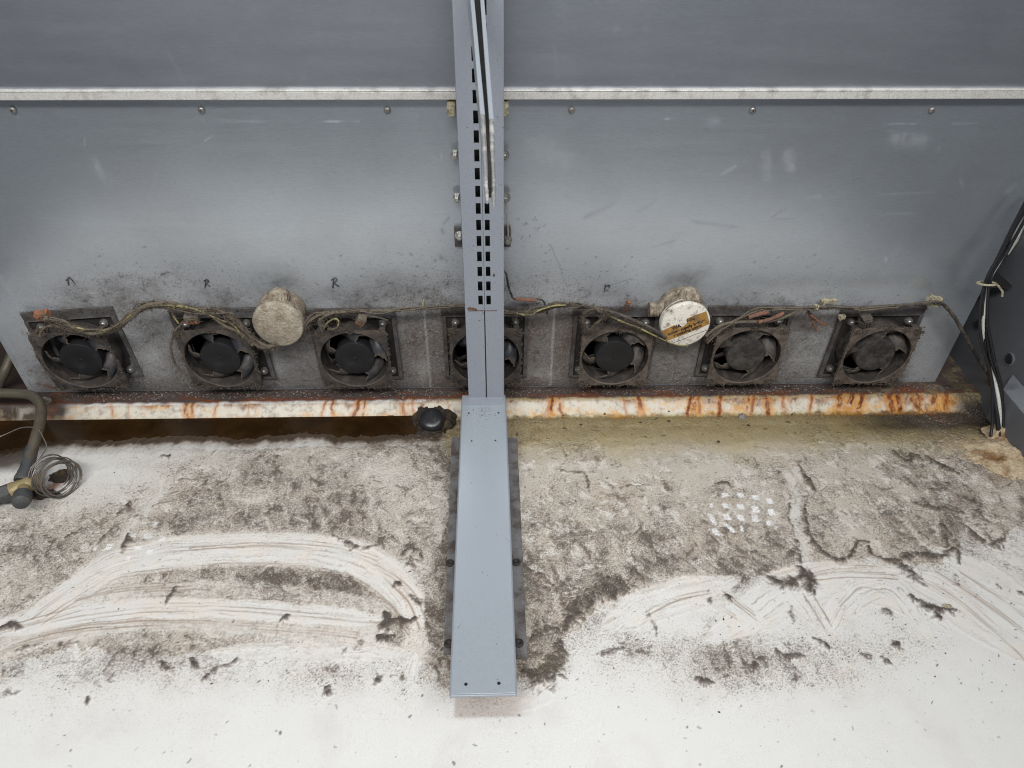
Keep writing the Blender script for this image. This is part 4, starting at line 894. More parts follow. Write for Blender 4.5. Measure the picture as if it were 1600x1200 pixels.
# ================================================================== FOOT BRACKET
def foot():
    zt = onY(756, 622, POST_Y).z
    a = onZ(722, 622, zt); b = onZ(790, 622, zt); c = onZ(703, 1085, zt); e = onZ(807, 1084, zt)
    y1 = POST_Y - .0025; y0 = (c.y + e.y) / 2
    t = thing('foot_bracket', 'long blue grey steel foot bracket lying on the floor in front of the post', 'bracket', ((a.x + b.x) / 2, y0, 0))
    m = MB(); N = 24; hb = .010
    vs = []; fs = []
    # top plate with small drilled holes made of rings: plain strip plus hole parts
    for k in range(N + 1):
        u = k / N; y = y1 + (y0 - y1) * u; xl = a.x + (c.x - a.x) * u; xr = b.x + (e.x - b.x) * u
        sag = math.sin(u * 9) * .0002
        for x, z in ((xl + .0004, zt - hb), (xl, zt - .0015), (xl + .0016, zt + sag), (xr - .0016, zt + sag), (xr, zt - .0015), (xr - .0004, zt - hb)): vs.append((x, y, z))
    for k in range(N):
        for j in range(5): fs.append((k * 6 + j, k * 6 + j + 1, k * 6 + 7 + j, k * 6 + 6 + j))
    m.add(vs, fs); m.build('channel', M_FOOT, t, solid=.0018, bevel=.0005)
    m = MB(); m.box(((c.x + e.x) / 2, y0 - .0006, zt - .0022), (e.x - c.x - .001, .0024, .0042)); m.build('front_lip', M_FOOT, t, bevel=.0008)
    m = MB(); m.box(((a.x + b.x + c.x + e.x) / 4 + .001, (y0 + .06 + y1) / 2, zt / 2 - .002), (.062, y1 - y0 - .06, zt - .006)); m.build('riser_channel', M_BASE, t)
    for px, py, r in ((732.5, 645.5, .0016), (779, 645, .0016), (737, 689, .0014), (774, 688.5, .0014), (728, 1069, .002), (779.5, 1067.5, .002)):
        h = onZ(px, py, zt + .0012); g = MB(); g.lathe([(r, 0), (r * .9, .0004)], Matrix.Translation(h), 16); ho = g.build('rivet_hole', M_DARK, t)
    # welded cap over the foot of the post
    m = MB(); p = onZ(756, 622, zt)
    m.box(((a.x + b.x) / 2, POST_Y - .006, zt + .0016), ((b.x - a.x) * .99, .022, .0016)); m.build('top_plate', M_POST, t, bevel=.0006)
    # floor plates and their bolts
    for side in (0, 1):
        A = onZ(706, 684, .003) if side == 0 else onZ(808, 684, .003); B = onZ(693, 1022, .003) if side == 0 else onZ(824, 1028, .003)
        m = MB(); w_ = .03 if side == 0 else -.03
        m.add([(A.x, A.y, .004), (A.x + w_, A.y, .004), (B.x + w_, B.y, .004), (B.x, B.y, .004), (A.x, A.y, 0), (A.x + w_, A.y, 0), (B.x + w_, B.y, 0), (B.x, B.y, 0)],
              [(0, 1, 2, 3), (4, 7, 6, 5), (0, 3, 7, 4), (1, 5, 6, 2), (0, 4, 5, 1), (3, 2, 6, 7)])
        po = m.build('base_plate', M_BASE, t, bevel=.0006)
        for px, py in (((701, 1006), (703, 880)) if side == 0 else ((811, 1005), (807, 879))):
            h = onZ(px, py, .0045); g = MB(); g.lathe([(.006, -.001), (.006, .0012), (.0035, .0022), (.0008, .0008)], Matrix.Translation(h), 14); g.build('floor_bolt', M_DARKBOLT, po, True)
M_DARKBOLT = dusty('dark_bolt', (.035, .03, .027), .6, .2, lin(78, 66, 56), .5, .7, 150, .3)
foot()

# ================================================================== FANS
def make_fan():
    """local frame: x right, z up, -y to the room; origin in the middle of the front face."""
    t = thing('axial_fan', '', 'fan')
    S = .0595; R = .0565; N = 96; dep = .037
    def outline(k, s=S):
        a = 2 * math.pi * k / N; c, s_ = math.cos(a), math.sin(a); q = s / max(abs(c), abs(s_))
        x, z = c * q, s_ * q; rr = .006
        # rounded corners
        ax, az = abs(x), abs(z)
        if ax > s - rr and az > s - rr:
            dx, dz = ax - (s - rr), az - (s - rr); L = math.hypot(dx, dz)
            if L > rr: ax, az = s - rr + dx / L * rr, s - rr + dz / L * rr
        return math.copysign(ax, x), math.copysign(az, z)
    m = MB()
    for (y0, y1) in ((0, .0042),):
        vs = []; fs = []
        for k in range(N):
            a = 2 * math.pi * k / N; ox, oz = outline(k)
            ix, iz = math.cos(a) * R, math.sin(a) * R
            vs += [(ix, y0 + .0004, iz), (ox, y0, oz), (ox, y1, oz), (ix, y1, iz), (ix * 1.022, y0 - .0008, iz * 1.022)]
        for k in range(N):
            a = k * 5; b = ((k + 1) % N) * 5
            fs += [(a, b, b + 4, a + 4), (a + 4, b + 4, b + 1, a + 1), (a + 1, b + 1, b + 2, a + 2), (a + 2, b + 2, b + 3, a + 3), (a + 3, b + 3, b, a)]
        m.add(vs, fs)
    fr = m.build('frame', M_FANBODY, t, True, local=True)
    for sx in (-1, 1):
        for sz in (-1, 1):
            g = MB(); c = (sx * .0523, -.0003, sz * .0523)
            g.lathe([(.0036, -.0002), (.0036, .0006), (.0024, .0007), (.0022, -.0006)], FACE(c), 14); b = g.build('corner_hole', M_FANBODY, fr, True, local=True)
    m = MB(); vs = []; fs = []; prof = [(R, .0015), (R - .0005, .012), (R - .0005, dep - .002), (R + .002, dep - .002), (R + .0035, .004)]
    for k in range(N):
        a = 2 * math.pi * k / N
        for r, y in prof: vs.append((math.cos(a) * r, y, math.sin(a) * r))
    for k in range(N):
        a = k * 5; b = ((k + 1) % N) * 5
        for q in range(4): fs.append((a + q, a + q + 1, b + q + 1, b + q))
    m.add(vs, fs); m.build('barrel', M_BARREL, t, True, local=True)
    for sx in (-1, 1):
        for sz in (-1, 1):
            m = MB(); m.box((sx * .0515, .011, sz * .0515), (.010, .016, .010)); m.build('corner_post', M_BARREL, fr, local=True, bevel=.001)
    # rear spider and motor
    m = MB(); m.lathe([(.030, 0), (.030, .010), (.028, .012)], FACE((0, dep - .001, 0)), 32)
    for a in (30, 120, 210, 300):
        a = math.radians(a); m.box((math.cos(a) * .043, dep - .005, math.sin(a) * .043), (.030, .004, .005), Euler((0, -a, 0)).to_matrix())
    m.build('motor', M_FANBODY, t, local=True)
    # impeller: hub with five swept blades
    m = MB(); m.lathe([(.0335, -.026), (.0335, -.0022), (.0325, -.0008), (.029, 0), (.012, .0003), (.0105, -.0002), (.0035, -.0002), (.003, .0008), (.001, .001)], FACE((0, .0035, 0)), 56)
    hub = m.build('hub', M_HUB, t, True, local=True)
    for b in range(5):
        a0 = math.radians(72 * b + 100)
        nr, nt = 10, 14; vs = []; fs = []
        for side in (0, 1):
            for i in range(nr + 1):
                u = i / nr; r = .0325 + u * .0212
                for j in range(nt + 1):
                    v = j / nt
                    span = math.radians(38 + 9 * u); sweep = math.radians(-16) * u * u + math.radians(4) * math.sin(u * 3)
                    wig = (.035 * math.sin(u * 11 + b) * (1 if j == 0 else 0)) 
                    th = a0 + sweep + span * v + wig
                    y = .007 + .021 * (v ** 1.15) + .0035 * math.sin(v * math.pi) * -1 + (.0011 if side else 0)
                    vs.append((math.cos(th) * r, y, math.sin(th) * r))
        K = (nr + 1) * (nt + 1)
        for side in (0, 1):
            for i in range(nr):
                for j in range(nt):
                    q = side * K + i * (nt + 1) + j; fs.append((q, q + 1, q + nt + 2, q + nt + 1))
        ring = [j for j in range(nt + 1)] + [i * (nt + 1) + nt for i in range(1, nr + 1)] + [nr * (nt + 1) + j for j in range(nt - 1, -1, -1)] + [i * (nt + 1) for i in range(nr - 1, 0, -1)]
        for k in range(len(ring)): a, c = ring[k], ring[(k + 1) % len(ring)]; fs.append((a, c, c + K, a + K))
        m = MB(); m.add(vs, fs); bl = m.build('blade', M_BLADE, t, True, local=True)
        # rim of caked dust on the leading edge
        m = MB(); pts = []; rr = []
        for i in range(13):
            u = i / 12; r = .0325 + u * .0212; th = a0 + math.radians(-16) * u * u + math.radians(4) * math.sin(u * 3) + .035 * math.sin(u * 11 + b)
            pts.append((math.cos(th) * r, .0068, math.sin(th) * r)); rr.append(.0008 + .0009 * abs(math.sin(i * 2.1 + b)))
        m.tube(pts, rr, 6); m.build('dust_rim', M_DUST, bl, True, local=True)
    # mounting plate behind with turned-up lips and round hole
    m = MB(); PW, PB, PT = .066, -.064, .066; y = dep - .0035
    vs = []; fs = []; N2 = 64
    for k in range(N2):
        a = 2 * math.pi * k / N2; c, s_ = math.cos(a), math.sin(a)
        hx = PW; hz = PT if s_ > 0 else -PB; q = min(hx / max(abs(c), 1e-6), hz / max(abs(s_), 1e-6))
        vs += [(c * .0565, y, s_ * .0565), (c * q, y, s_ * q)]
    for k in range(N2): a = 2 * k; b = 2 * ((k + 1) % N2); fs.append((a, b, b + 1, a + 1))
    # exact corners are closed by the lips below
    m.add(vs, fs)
    pl = m.build('shaded_plate', M_PLATE_SHADE, t, local=True, solid=.001)  # dirty plate, painted near-black to stand in for the shaded opening
    m = MB()
    for c, dm in (((0, y + .0005, PT + .008), (PW * 2 + .014, .004, .0165)), ((0, y - .002, PT + .0005), (PW * 2, .006, .0018)), ((-PW - .003, y - .0015, (PT + PB) / 2), (.0068, .006, PT - PB)), ((PW + .003, y - .0015, (PT + PB) / 2), (.0068, .006, PT - PB)), ((0, y - .0005, PB - .002), (PW * 2 + .014, .004, .005))):
        m.box(c, dm)
    m.build('mounting_frame', M_PLATE, t, local=True, bevel=.0007)
    for sx, sz in ((-.050, .0535), (.050, .0535), (.0560, -.048), (-.0560, -.048)):
        g = MB(); g.lathe([(.0052, 0), (.0052, .006), (.004, .0085), (.002, .0095)], FACE((sx, y - .001, sz)), 16); g.lathe([(.0066, -.001), (.0066, .0042), (.0052, .0045)], FACE((sx, y - .001, sz)), 16)
        g.build('fixing_bolt', M_SCREW, pl, True, local=True)
    return t
def copy_tree(o, parent=None):
    c = o.copy(); sc.collection.objects.link(c)
    if parent is not None: c.parent = parent
    for ch in list(o.children): copy_tree(ch, c)
    return c
fan0 = make_fan()
FL = ['dust caked black fan at the far left end of the row, orange block above it',
      'dusty black fan between the far left fan and the grimy round box',
      'black fan just right of the grimy round box, orange cube on its top',
      'black fan half hidden behind the grey upright post',
      'black fan with lint crusted corners just left of the labelled round box',
      'brown dusted black fan just right of the labelled round box',
      'brown dusted black fan at the right end of the row']
# each hangs a little askew: (roll, turn, lean) in degrees
SK = [(-2.5, 4, 1.5), (-1.5, -1, 0), (-.5, 0, 0), (.5, 0, 0), (.4, -.5, 0), (0, -1, 0), (.5, 1, 0)]
spin = [0, 7, 22, 40, 58, 31, 12]
for i, c in enumerate(FAN_C):
    o = fan0 if i == 0 else copy_tree(fan0)
    o.location = c; o['label'] = FL[i]; o['group'] = 'fans along the foot of the back sheet'
    o.rotation_euler = (math.radians(SK[i][2]), math.radians(SK[i][0] * .6), math.radians(SK[i][1]))
    if i in (4, 5, 6):
        for ch in o.children:
            nm = ch.name.split('.')[0]; mt = {'hub': M_HUB2 if i > 4 else M_HUB, 'frame': M_FANBODY2, 'blade': M_BLADE2}.get(nm)
            if mt: ch.material_slots[0].link = 'OBJECT'; ch.material_slots[0].material = mt
    for ch in o.children:
        if ch.name.split('.')[0] in ('hub', 'blade'): ch.rotation_euler = (0, math.radians(spin[i]), 0)
# dark duct behind the fan openings
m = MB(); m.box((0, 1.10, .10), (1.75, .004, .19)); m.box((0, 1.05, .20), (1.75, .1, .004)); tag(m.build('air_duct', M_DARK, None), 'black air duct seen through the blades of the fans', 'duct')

# ================================================================== JUNCTION BOXES
def junction(px, py, mats, label, lab, rz):
    Yl = .934 if lab else .942; c = onY(px, py, Yl); base_c = Vector((c.x, WALL_Y - .001, c.z + .004))
    t = thing('junction_box', label, 'junction box', base_c); HB = WALL_Y - .001 - Yl - .009
    mb, ml = mats
    m = MB(); m.lathe([(.038, 0), (.038, .010), (.0355, .013), (.0350, HB - .006), (.0385, HB - .003), (.0385, HB)], FACE(base_c), 48)
    m.build('base', mb, t, True)
    # threaded spouts at top and side
    top = base_c + Vector((.005, -HB * .62, .036))
    m = MB(); m.lathe([(.0165, -.030), (.0165, 0), (.0150, .0015), (.0150, .004), (.0115, .004), (.0115, .006), (.0078, .006), (.0078, .0085), (.0040, .0085), (.003, .010)], FACE(top + Vector((0, -.002, 0)), rx=-38), 32)
    m.build('spout', mb, t, True)
    sd = base_c + Vector((-.041, -.016, .004))
    m = MB(); q = Matrix.Translation(sd) @ Matrix.Rotation(math.radians(90), 4, 'Y')
    m.lathe([(.012, -.014), (.013, -.009), (.011, -.008), (.013, -.004), (.011, -.003), (.013, .001), (.011, .002), (.012, .014)], q, 24)
    if lab: m.build('spout', mb, t, True)
    lid_c = Vector((c.x, Yl + .006, c.z))
    m = MB(); fm = FACE(lid_c, rx=-5, rz=rz * .15)
    m.lathe([(.0405, -.008), (.0405, .0045), (.0395, .0062), (.0375, .0070), (.001, .0070)], fm, 64, )
    lid = m.build('lid', ml, t, True)
    if lab:
        ang = math.radians(24)
        def on(x, y, z=.0076):
            xr = x * math.cos(ang) - y * math.sin(ang); yr = x * math.sin(ang) + y * math.cos(ang)
            return fm @ Vector((xr, yr, z))
        # label band with a torn notch, wrapped to the round edge
        upper = [(-.0395, .0065), (-.018, .0085), (-.014, .0065), (-.010, .0020), (-.004, -.0005), (.002, .0025), (.004, .0055), (.0035, .0095), (.006, .0115), (.022, .0115), (.0375, .0110)]
        lower = [(-.0370, -.0145), (-.018, -.0155), (-.014, -.0155), (-.010, -.0155), (-.004, -.0160), (.002, -.0155), (.004, -.0155), (.0035, -.0155), (.006, -.0155), (.022, -.0150), (.0365, -.0140)]
        m = MB(); vs = [on(*p) for p in upper] + [on(*p) for p in lower]; K = len(upper)
        m.add(vs, [(i, i + 1, K + i + 1, K + i) for i in range(K - 1)]); lb = m.build('label', M_LABEL, lid, solid=.0004)
        m = MB()
        for (xx, yy, w_, a_) in ((0, -.0235, .058, 0),):
            m.add([on(-.030, -.0235, .0073), (on(.030, -.0235, .0073)), on(.030, -.0245, .0073), on(-.030, -.0245, .0073)], [(0, 1, 2, 3)])
        m.build('groove', M_BASE, lid)
        def text(s, x, y, size, name):
            cu = bpy.data.curves.new(name, 'FONT'); cu.body = s; cu.size = size; cu.align_x = 'CENTER'; cu.extrude = .0001; cu.offset = .00028
            o = bpy.data.objects.new(name, cu); sc.collection.objects.link(o)
            dg = bpy.context.evaluated_depsgraph_get(); me = bpy.data.meshes.new_from_object(o.evaluated_get(dg))
            bpy.data.objects.remove(o); 
            off = parent_world(lid)
            for v in me.vertices: v.co = on(v.co.x + x, v.co.y + y, .0082) - off
            me.materials.clear(); me.materials.append(M_INK)
            oo = bpy.data.objects.new(name, me); sc.collection.objects.link(oo); oo.parent = lid
        text('WA', -.0150, .0012, .0088, 'lettering'); text('NG', .0105, .0048, .0088, 'lettering')
        text('Isolate supply before', .000, -.0062, .0076, 'lettering'); text('removing cover', .000, -.0130, .0076, 'lettering')
    return t
junction(434, 508, (M_BOXD, M_LIDD), 'grimy brown crusted round junction box with a bare lid, left of the post', False, -10)
junction(1071, 508, (M_BOXD, M_BOXW), 'white round junction box with a torn ochre warning label, right of the post', True, 10)

# ================================================================== WIRING
HAIR = MB(); HR = random.Random(4)
def fuzz(path, r, n_, L=.006):
    for _ in range(n_):
        i = HR.randrange(len(path) - 1); p = path[i].lerp(path[i + 1], HR.random())
        dv = Vector((HR.gauss(0, 1), HR.gauss(0, 1), HR.gauss(0, .8))).normalized(); q = p + dv * r * .8
        e = dv * HR.uniform(.3, 1) * L + Vector((HR.gauss(0, 1), HR.gauss(0, .6), HR.gauss(-.3, 1))) * L * .5
        HAIR.tube([q, q + e * .5 + Vector((HR.gauss(0, 1), 0, HR.gauss(0, 1))) * L * .2, q + e], [.00035, .0003, .0002], 3, False)
        if HR.random() < .5:
            s = HR.uniform(.0006, .0026); HAIR.box(q, (s, s, s * .7), Euler((HR.random() * 3, HR.random() * 3, HR.random() * 3)).to_matrix())
def strand(pts, Y, jit=0.0):
    P = []
    for p in pts:
        yy = p[2] if len(p) > 2 else Y
        P.append(onY(p[0] + HR.uniform(-jit, jit), p[1] + HR.uniform(-jit, jit) * .7, yy + HR.uniform(-jit, jit) * .0008))
    return smooth_path(P, 7)
def bundle(label, cat, strands, fz=0, name='cable_bundle'):
    """strands: (pts, Y, radius, material, part name, jitter, copies)"""
    first = onY(strands[0][0][0][0], strands[0][0][0][1], strands[0][1])
    t = thing(name, label, cat, first)
    for pts, Y, r, mt, nm, jit, cp in strands:
        for k in range(cp):
            P = strand(pts, Y, jit if k else jit * .4); m = MB(); rr = [r * ((1 + .10 * math.sin(i * 1.3 + k)) if mt is not M_DUST else HR.uniform(.45, 1.35)) for i in range(len(P))]
            m.tube(P, rr, 8); m.build(nm, mt, t, True)
            if fz: fuzz(P, r, int(fz * len(P)))
    return t
A = [(72, 497), (95, 503), (120, 513), (150, 519), (180, 513), (203, 494), (225, 479), (250, 475), (280, 479), (305, 484), (335, 487), (358, 496), (378, 512), (392, 528), (410, 540), (430, 544)]
bundle('lint covered wire bundle draped from the far left fan to the grimy round box', 'cables',
       [(A, .930, .0026, M_CABLE, 'cable', 5, 4), (A, .928, .0010, M_CABLE, 'wire', 9, 4), (A[2:], .934, .0040, M_DUST, 'lint_sleeve', 3, 2), ([(62, 525), (68, 512), (85, 509), (110, 516), (140, 521)], .935, .0016, M_CABLE, 'wire', 2, 2),
        ([(120, 512), (150, 517), (180, 512), (205, 492), (232, 479), (262, 477), (300, 482)], .926, .0014, M_YELLOW, 'wire', 1, 1),
        ([(279, 505), (271, 493), (271, 482), (282, 478), (300, 482), (318, 488), (345, 500), (365, 508), (380, 528)], .925, .0013, M_YELLOW, 'wire', .5, 1),
        ([(325, 487), (350, 508), (372, 520), (395, 540)], .928, .002, M_CABLE, 'wire', 3, 2)], 2.2)
bundle('loose black wire loop hanging down the left side of the second fan', 'wire',
       [([(285, 505), (272, 522), (266, 545), (275, 570), (292, 588)], .95, .0016, M_CABLE, 'wire', 2, 2)], .8, 'wire_loop')
bundle('dusty black wire curling down the left side of the far left fan', 'wire',
       [([(60, 512), (54, 530), (56, 552), (70, 575), (84, 596)], .945, .0016, M_RUBBER, 'wire', 2, 2)], .5, 'wire_loop')
B_ = [(468, 528), (480, 508), (498, 492), (525, 488), (560, 487), (600, 486), (640, 483), (680, 480), (735, 478)]
bundle('dark wire bundle running from the grimy round box over the third fan to the post', 'cables',
       [(B_, .950, .0022, M_CABLE, 'cable', 3, 3), (B_, .946, .0010, M_CABLE, 'wire', 6, 3), (B_[1:5], .952, .0040, M_DUST, 'lint_sleeve', 3, 2), ([(502, 516), (500, 502), (508, 494), (522, 489), (540, 487)], .935, .0017, M_CABLE, 'wire', 2, 3),
        ([(512, 514), (525, 513), (529, 503), (524, 498), (513, 503), (506, 513)], .930, .0013, M_YELLOW, 'wire', .6, 1), ([(565, 492), (590, 496), (605, 500)], .94, .0015, M_RUBBER, 'wire', 1, 1)], 1.4)
C_ = [(780, 486), (812, 489), (842, 484), (866, 477), (895, 477), (925, 481), (948, 491), (975, 504), (1005, 517), (1035, 528), (1062, 536)]
bundle('fluffy cable bundle from the post over the fifth fan to the labelled box', 'cables',
       [(C_, .940, .0024, M_CABLE, 'cable', 4.5, 3), (C_, .936, .0010, M_RUBBER, 'wire', 8, 3), (C_[1:], .944, .0040, M_DUST, 'lint_sleeve', 3, 2), ([(803, 488), (818, 492), (832, 491), (842, 485), (865, 478), (885, 477)], .93, .0013, M_YELLOW, 'wire', .5, 1),
        ([(940, 487), (970, 502), (1000, 513), (1030, 528), (1055, 538), (1075, 540)], .93, .0014, M_YELLOW, 'wire', 1, 1), ([(945, 484), (985, 498), (1015, 512), (1040, 527)], .928, .0026, M_RUBBER, 'cable', 2, 2)], 2.0)
bundle('lint thick wire loop hanging over the top left corner of the fifth fan', 'wire',
       [([(930, 482), (915, 488), (911, 503), (919, 516), (930, 508), (943, 494), (946, 484)], .925, .0022, M_DUST, 'wire', 2, 2)], 4, 'wire_loop')
bundle('thin dark sensor wire coming down beside the post into a red sleeve', 'wire',
       [([(784, 420), (791, 428), (794, 445), (799, 460), (806, 467), (845, 468), (852, 480), (855, 490)], .965, .0017, M_RUBBER, 'wire', .3, 1), ([(806, 467.5), (838, 469)], .964, .0032, M_PINK, 'sleeve', 0, 1)], .4, 'sensor_wire')
D_ = [(1104, 532), (1122, 516), (1150, 501), (1180, 486), (1210, 482), (1245, 482), (1280, 480), (1310, 480), (1350, 481), (1400, 478), (1440, 474), (1466, 472), (1480, 482), (1495, 502), (1512, 532), (1532, 566), (1546, 592), (1551, 640)]
bundle('long black cable from the labelled box over the last two fans, dropping at the right', 'cables',
       [(D_, .945, .0030, M_RUBBER, 'cable', 1, 1), (D_[:10], .940, .0024, M_RUBBER, 'cable', 2.5, 2), (D_[:10], .936, .0012, M_CABLE, 'wire', 6, 3), ([(1102, 524), (1130, 508), (1165, 502), (1200, 501), (1235, 492), (1248, 484)], .935, .0024, M_CABLE, 'cable', 2, 2),
        ([(1170, 496), (1185, 491), (1201, 487)], .928, .0032, M_PINK, 'sleeve', 0, 1), ([(1185, 503), (1202, 499), (1225, 489)], .928, .0030, M_PINK, 'sleeve', 0, 1)], 1.1)
bundle('short red brown wire ends poking out above the strip between the last two fans', 'wire',
       [([(1262, 484), (1268, 497), (1276, 516)], .955, .0018, M_PINK, 'wire', 1, 2), ([(1266, 492), (1280, 503), (1293, 508)], .952, .0020, M_PINK, 'wire', 1, 2)], 2, 'wire_ends')
# ties and clips
def clip(px, py, Y, dm, label, rot=0, mt=M_CREAM, name='cable_clip'):
    c = onY(px, py, Y); m = MB(); R_ = Euler((0, math.radians(rot), 0)).to_matrix()
    m.box(c, dm, R_); m.box(c + R_ @ Vector((dm[0] * .3, -.003, dm[2] * .5)), (dm[0] * .3, dm[1] * .6, dm[2] * .6), R_); m.box(c + R_ @ Vector((-dm[0] * .36, -.002, 0)), (dm[0] * .12, dm[1] * 1.1, dm[2] * 1.5), R_)
    return tag(m.build(name, mt, None, bevel=.0006), label, 'clip')
clip(1295, 470, .97, (.026, .008, .006), 'long cream clip on the black cable above the gap before the last fan')
clip(661, 477, .965, (.005, .010, .014), 'small upright cream clip on the cable left of the post', 3)
clip(1315, 495, .955, (.010, .008, .006), 'short cream clip at the top left corner of the last fan', -5)
clip(1275, 480, .938, (.006, .008, .006), 'tiny pale tie round the black cable above the sixth gap', 0)
clip(1459, 470, .958, (.018, .016, .012), 'dusty cream clip at the bend of the black cable near the right end', 12)
# connectors
def connector(label, px, py, Y, dm, rot, parts):
    c = onY(px, py, Y); t = thing('wire_connector', label, 'connector', c, None); R_ = Euler((math.radians(15), math.radians(rot), math.radians(8))).to_matrix()
    m = MB(); m.box(c, dm, R_); m.box(c + R_ @ Vector((0, -dm[1] * .5, dm[2] * .25)), (dm[0] * .8, dm[1] * .25, dm[2] * .2), R_); m.build('housing', parts[0], t, bevel=.0008)
    m = MB()
    for k in (-1, 0, 1): m.box(c + R_ @ Vector((k * dm[0] * .3, -dm[1] * .5, -dm[2] * .15)), (dm[0] * .14, dm[1] * .3, dm[2] * .55), R_)
    m.build('lever', parts[1], t, bevel=.0004)
    fuzz([c + Vector((-dm[0] / 2, -dm[1] * .4, 0)), c + Vector((dm[0] / 2, -dm[1] * .4, 0))], .004, 26)
connector('dusty orange brown terminal block above the far left fan', 66, 492, .945, (.020, .012, .012), -6, (M_ORANGE, M_PINK))
connector('smoked connector with orange levers above the second fan', 300, 497, .94, (.022, .012, .014), 3, (M_CLEAR, M_ORANGE))
connector('bright orange lever connector on top of the third fan', 564, 500, .935, (.014, .011, .014), 32, (M_CLEAR, M_ORANGE))
connector('narrow upright orange connector above the fifth fan', 980, 477, .955, (.006, .007, .020), 12, (M_PINK, M_ORANGE))
connector('black cable entry clamp on top of the last fan', 1352, 500, .950, (.016, .016, .020), -14, (M_RUBBER, M_FANBODY))

# right hand riser cables, from the foam up past the panel edge
def riser():
    t = thing('riser_cables', 'bundle of black and white cables rising from the foam in the right corner', 'cables', onZ(1562, 690, 0))
    defs = [([(1612, 300, .965), (1575, 372, .955), (1546, 435, .945), (1536, 480, .935), (1540, 540, .92), (1552, 610, .885), (1558, 650, .86), (1562, 690, .835)], .0036, M_BLACK),
            ([(1606, 335, .965), (1570, 400, .955), (1547, 442, .94), (1541, 500, .93), (1548, 560, .905), (1562, 600, .885), (1567, 640, .865), (1568, 680, .84)], .0024, M_BLACK),
            ([(1600, 330, .96), (1562, 398, .95), (1540, 440, .94), (1531, 490, .93), (1535, 540, .915), (1549, 590, .89), (1551, 650, .86), (1548, 682, .84)], .0024, M_BLACK),
            ([(1545, 445, .94), (1536, 500, .93), (1540, 540, .92), (1553, 590, .895), (1561, 630, .87), (1563, 672, .85)], .0030, M_WHITEC),
            ([(1545, 445, .935), (1543, 500, .925), (1554, 560, .90), (1566, 610, .88), (1566, 660, .86)], .0022, M_BLACK)]
    for pts, r, mt in defs:
        P = smooth_path([onY(*p) for p in pts], 8); m = MB(); m.tube(P, r, 10); m.build('cable', mt, t, True)
    c = onY(1542, 443, .94); m = MB()
    m.tube(smooth_path([c + Vector((.014 * math.cos(a) , -.010 * math.sin(a), .003 * math.sin(a))) for a in [k * math.pi / 6 for k in range(13)]], 2), .0018, 6)
    m.tube([c + Vector((.012, -.008, .002)), c + Vector((.020, -.014, -.006)), c + Vector((.022, -.016, -.014))], .0016, 6)
    m.build('cable_tie', M_CREAM, t, True)
riser()
t = thing('white_conduit', 'white conduit slanting behind the panel at the right edge', 'conduit', onX(1590, 370, XS - .006))
m = MB(); m.tube(smooth_path([onX(1640, 305, XS - .010), onX(1600, 345, XS - .008), onX(1585, 375, XS - .006), onX(1575, 398, XS - .004)], 5), [.006] * 11 + [.005, .004, .003, .002, .001], 10); m.build('pipe', M_WHITEC, t, True)

# ================================================================== FOAM MOUND, right corner
def lump_mesh(px, py, z, rx, ry, h, mat, name, parent=None, seed=1, n_=52, rough=.35, power=1.0):
    c = onZ(px, py, z); r = np.linspace(0, 1, n_); th = np.linspace(0, 2 * np.pi, 120, endpoint=False)
    Rr, Th = np.meshgrid(r, th, indexing='ij')
    out = 1 + .22 * fbm(np.cos(Th) * 2 + 5, np.sin(Th) * 2 + seed, 4, seed)
    x = Rr * out * np.cos(Th) * rx; y = Rr * out * np.sin(Th) * ry
    zz = h * (1 - Rr ** 2) ** power * (1 + rough * fbm(x * 45, y * 45, 4, seed + 3)) + .0015 * fbm(x * 160, y * 160, 3, seed + 4) - .002 * (Rr > .97)
    vs = np.stack([x + c.x, y + c.y, zz + z], -1).reshape(-1, 3).tolist(); fs = []
    for i in range(n_ - 1):
        for j in range(120):
            a = i * 120 + j; b = i * 120 + (j + 1) % 120; fs.append((a, b, b + 120, a + 120))
    m = MB(); m.add(vs, fs); return m.build(name, mat, parent, True)
o = lump_mesh(1582, 716, -.002, .080, .056, .015, M_FOAM, 'foam_mound', None, 3, rough=.7); tag(o, 'cracked cream and brown sealing foam round the cables in the right corner', 'sealing foam')
o = lump_mesh(1562, 678, -.002, .026, .022, .022, M_FOAM, 'foam_collar', None, 6, rough=.35, power=1.2); tag(o, 'pointed pale foam collar hugging the foot of the rising cables', 'sealing foam')

# ================================================================== DRAIN CAP
t = thing('drain_cap', 'black domed drain cap in a crust of brown sludge just left of the foot bracket', 'drain cap', onZ(676, 656, -.016))
lump_mesh(677, 657, -.020, .040, .036, .021, M_TAR, 'sludge_ring', t, 9, rough=.6, power=.7)
lump_mesh(672, 676, -.016, .026, .016, .006, M_TAR, 'sludge_tail', t, 12, rough=.8)
m = MB(); c = onZ(674, 653, .004); q = Matrix.Translation(c) @ Matrix.Rotation(math.radians(20), 4, 'X')
m.lathe([(.0225, -.014), (.0225, -.005), (.0205, -.001), (.016, .0015), (.008, .0030), (.001, .0034)], q, 40); m.build('dome', M_PLUG, t, True)
m = MB(); m.box(q @ Vector((0, 0, .0034)), (.0014, .026, .0018), q.to_3x3()); m.build('rib', M_TAR, t)

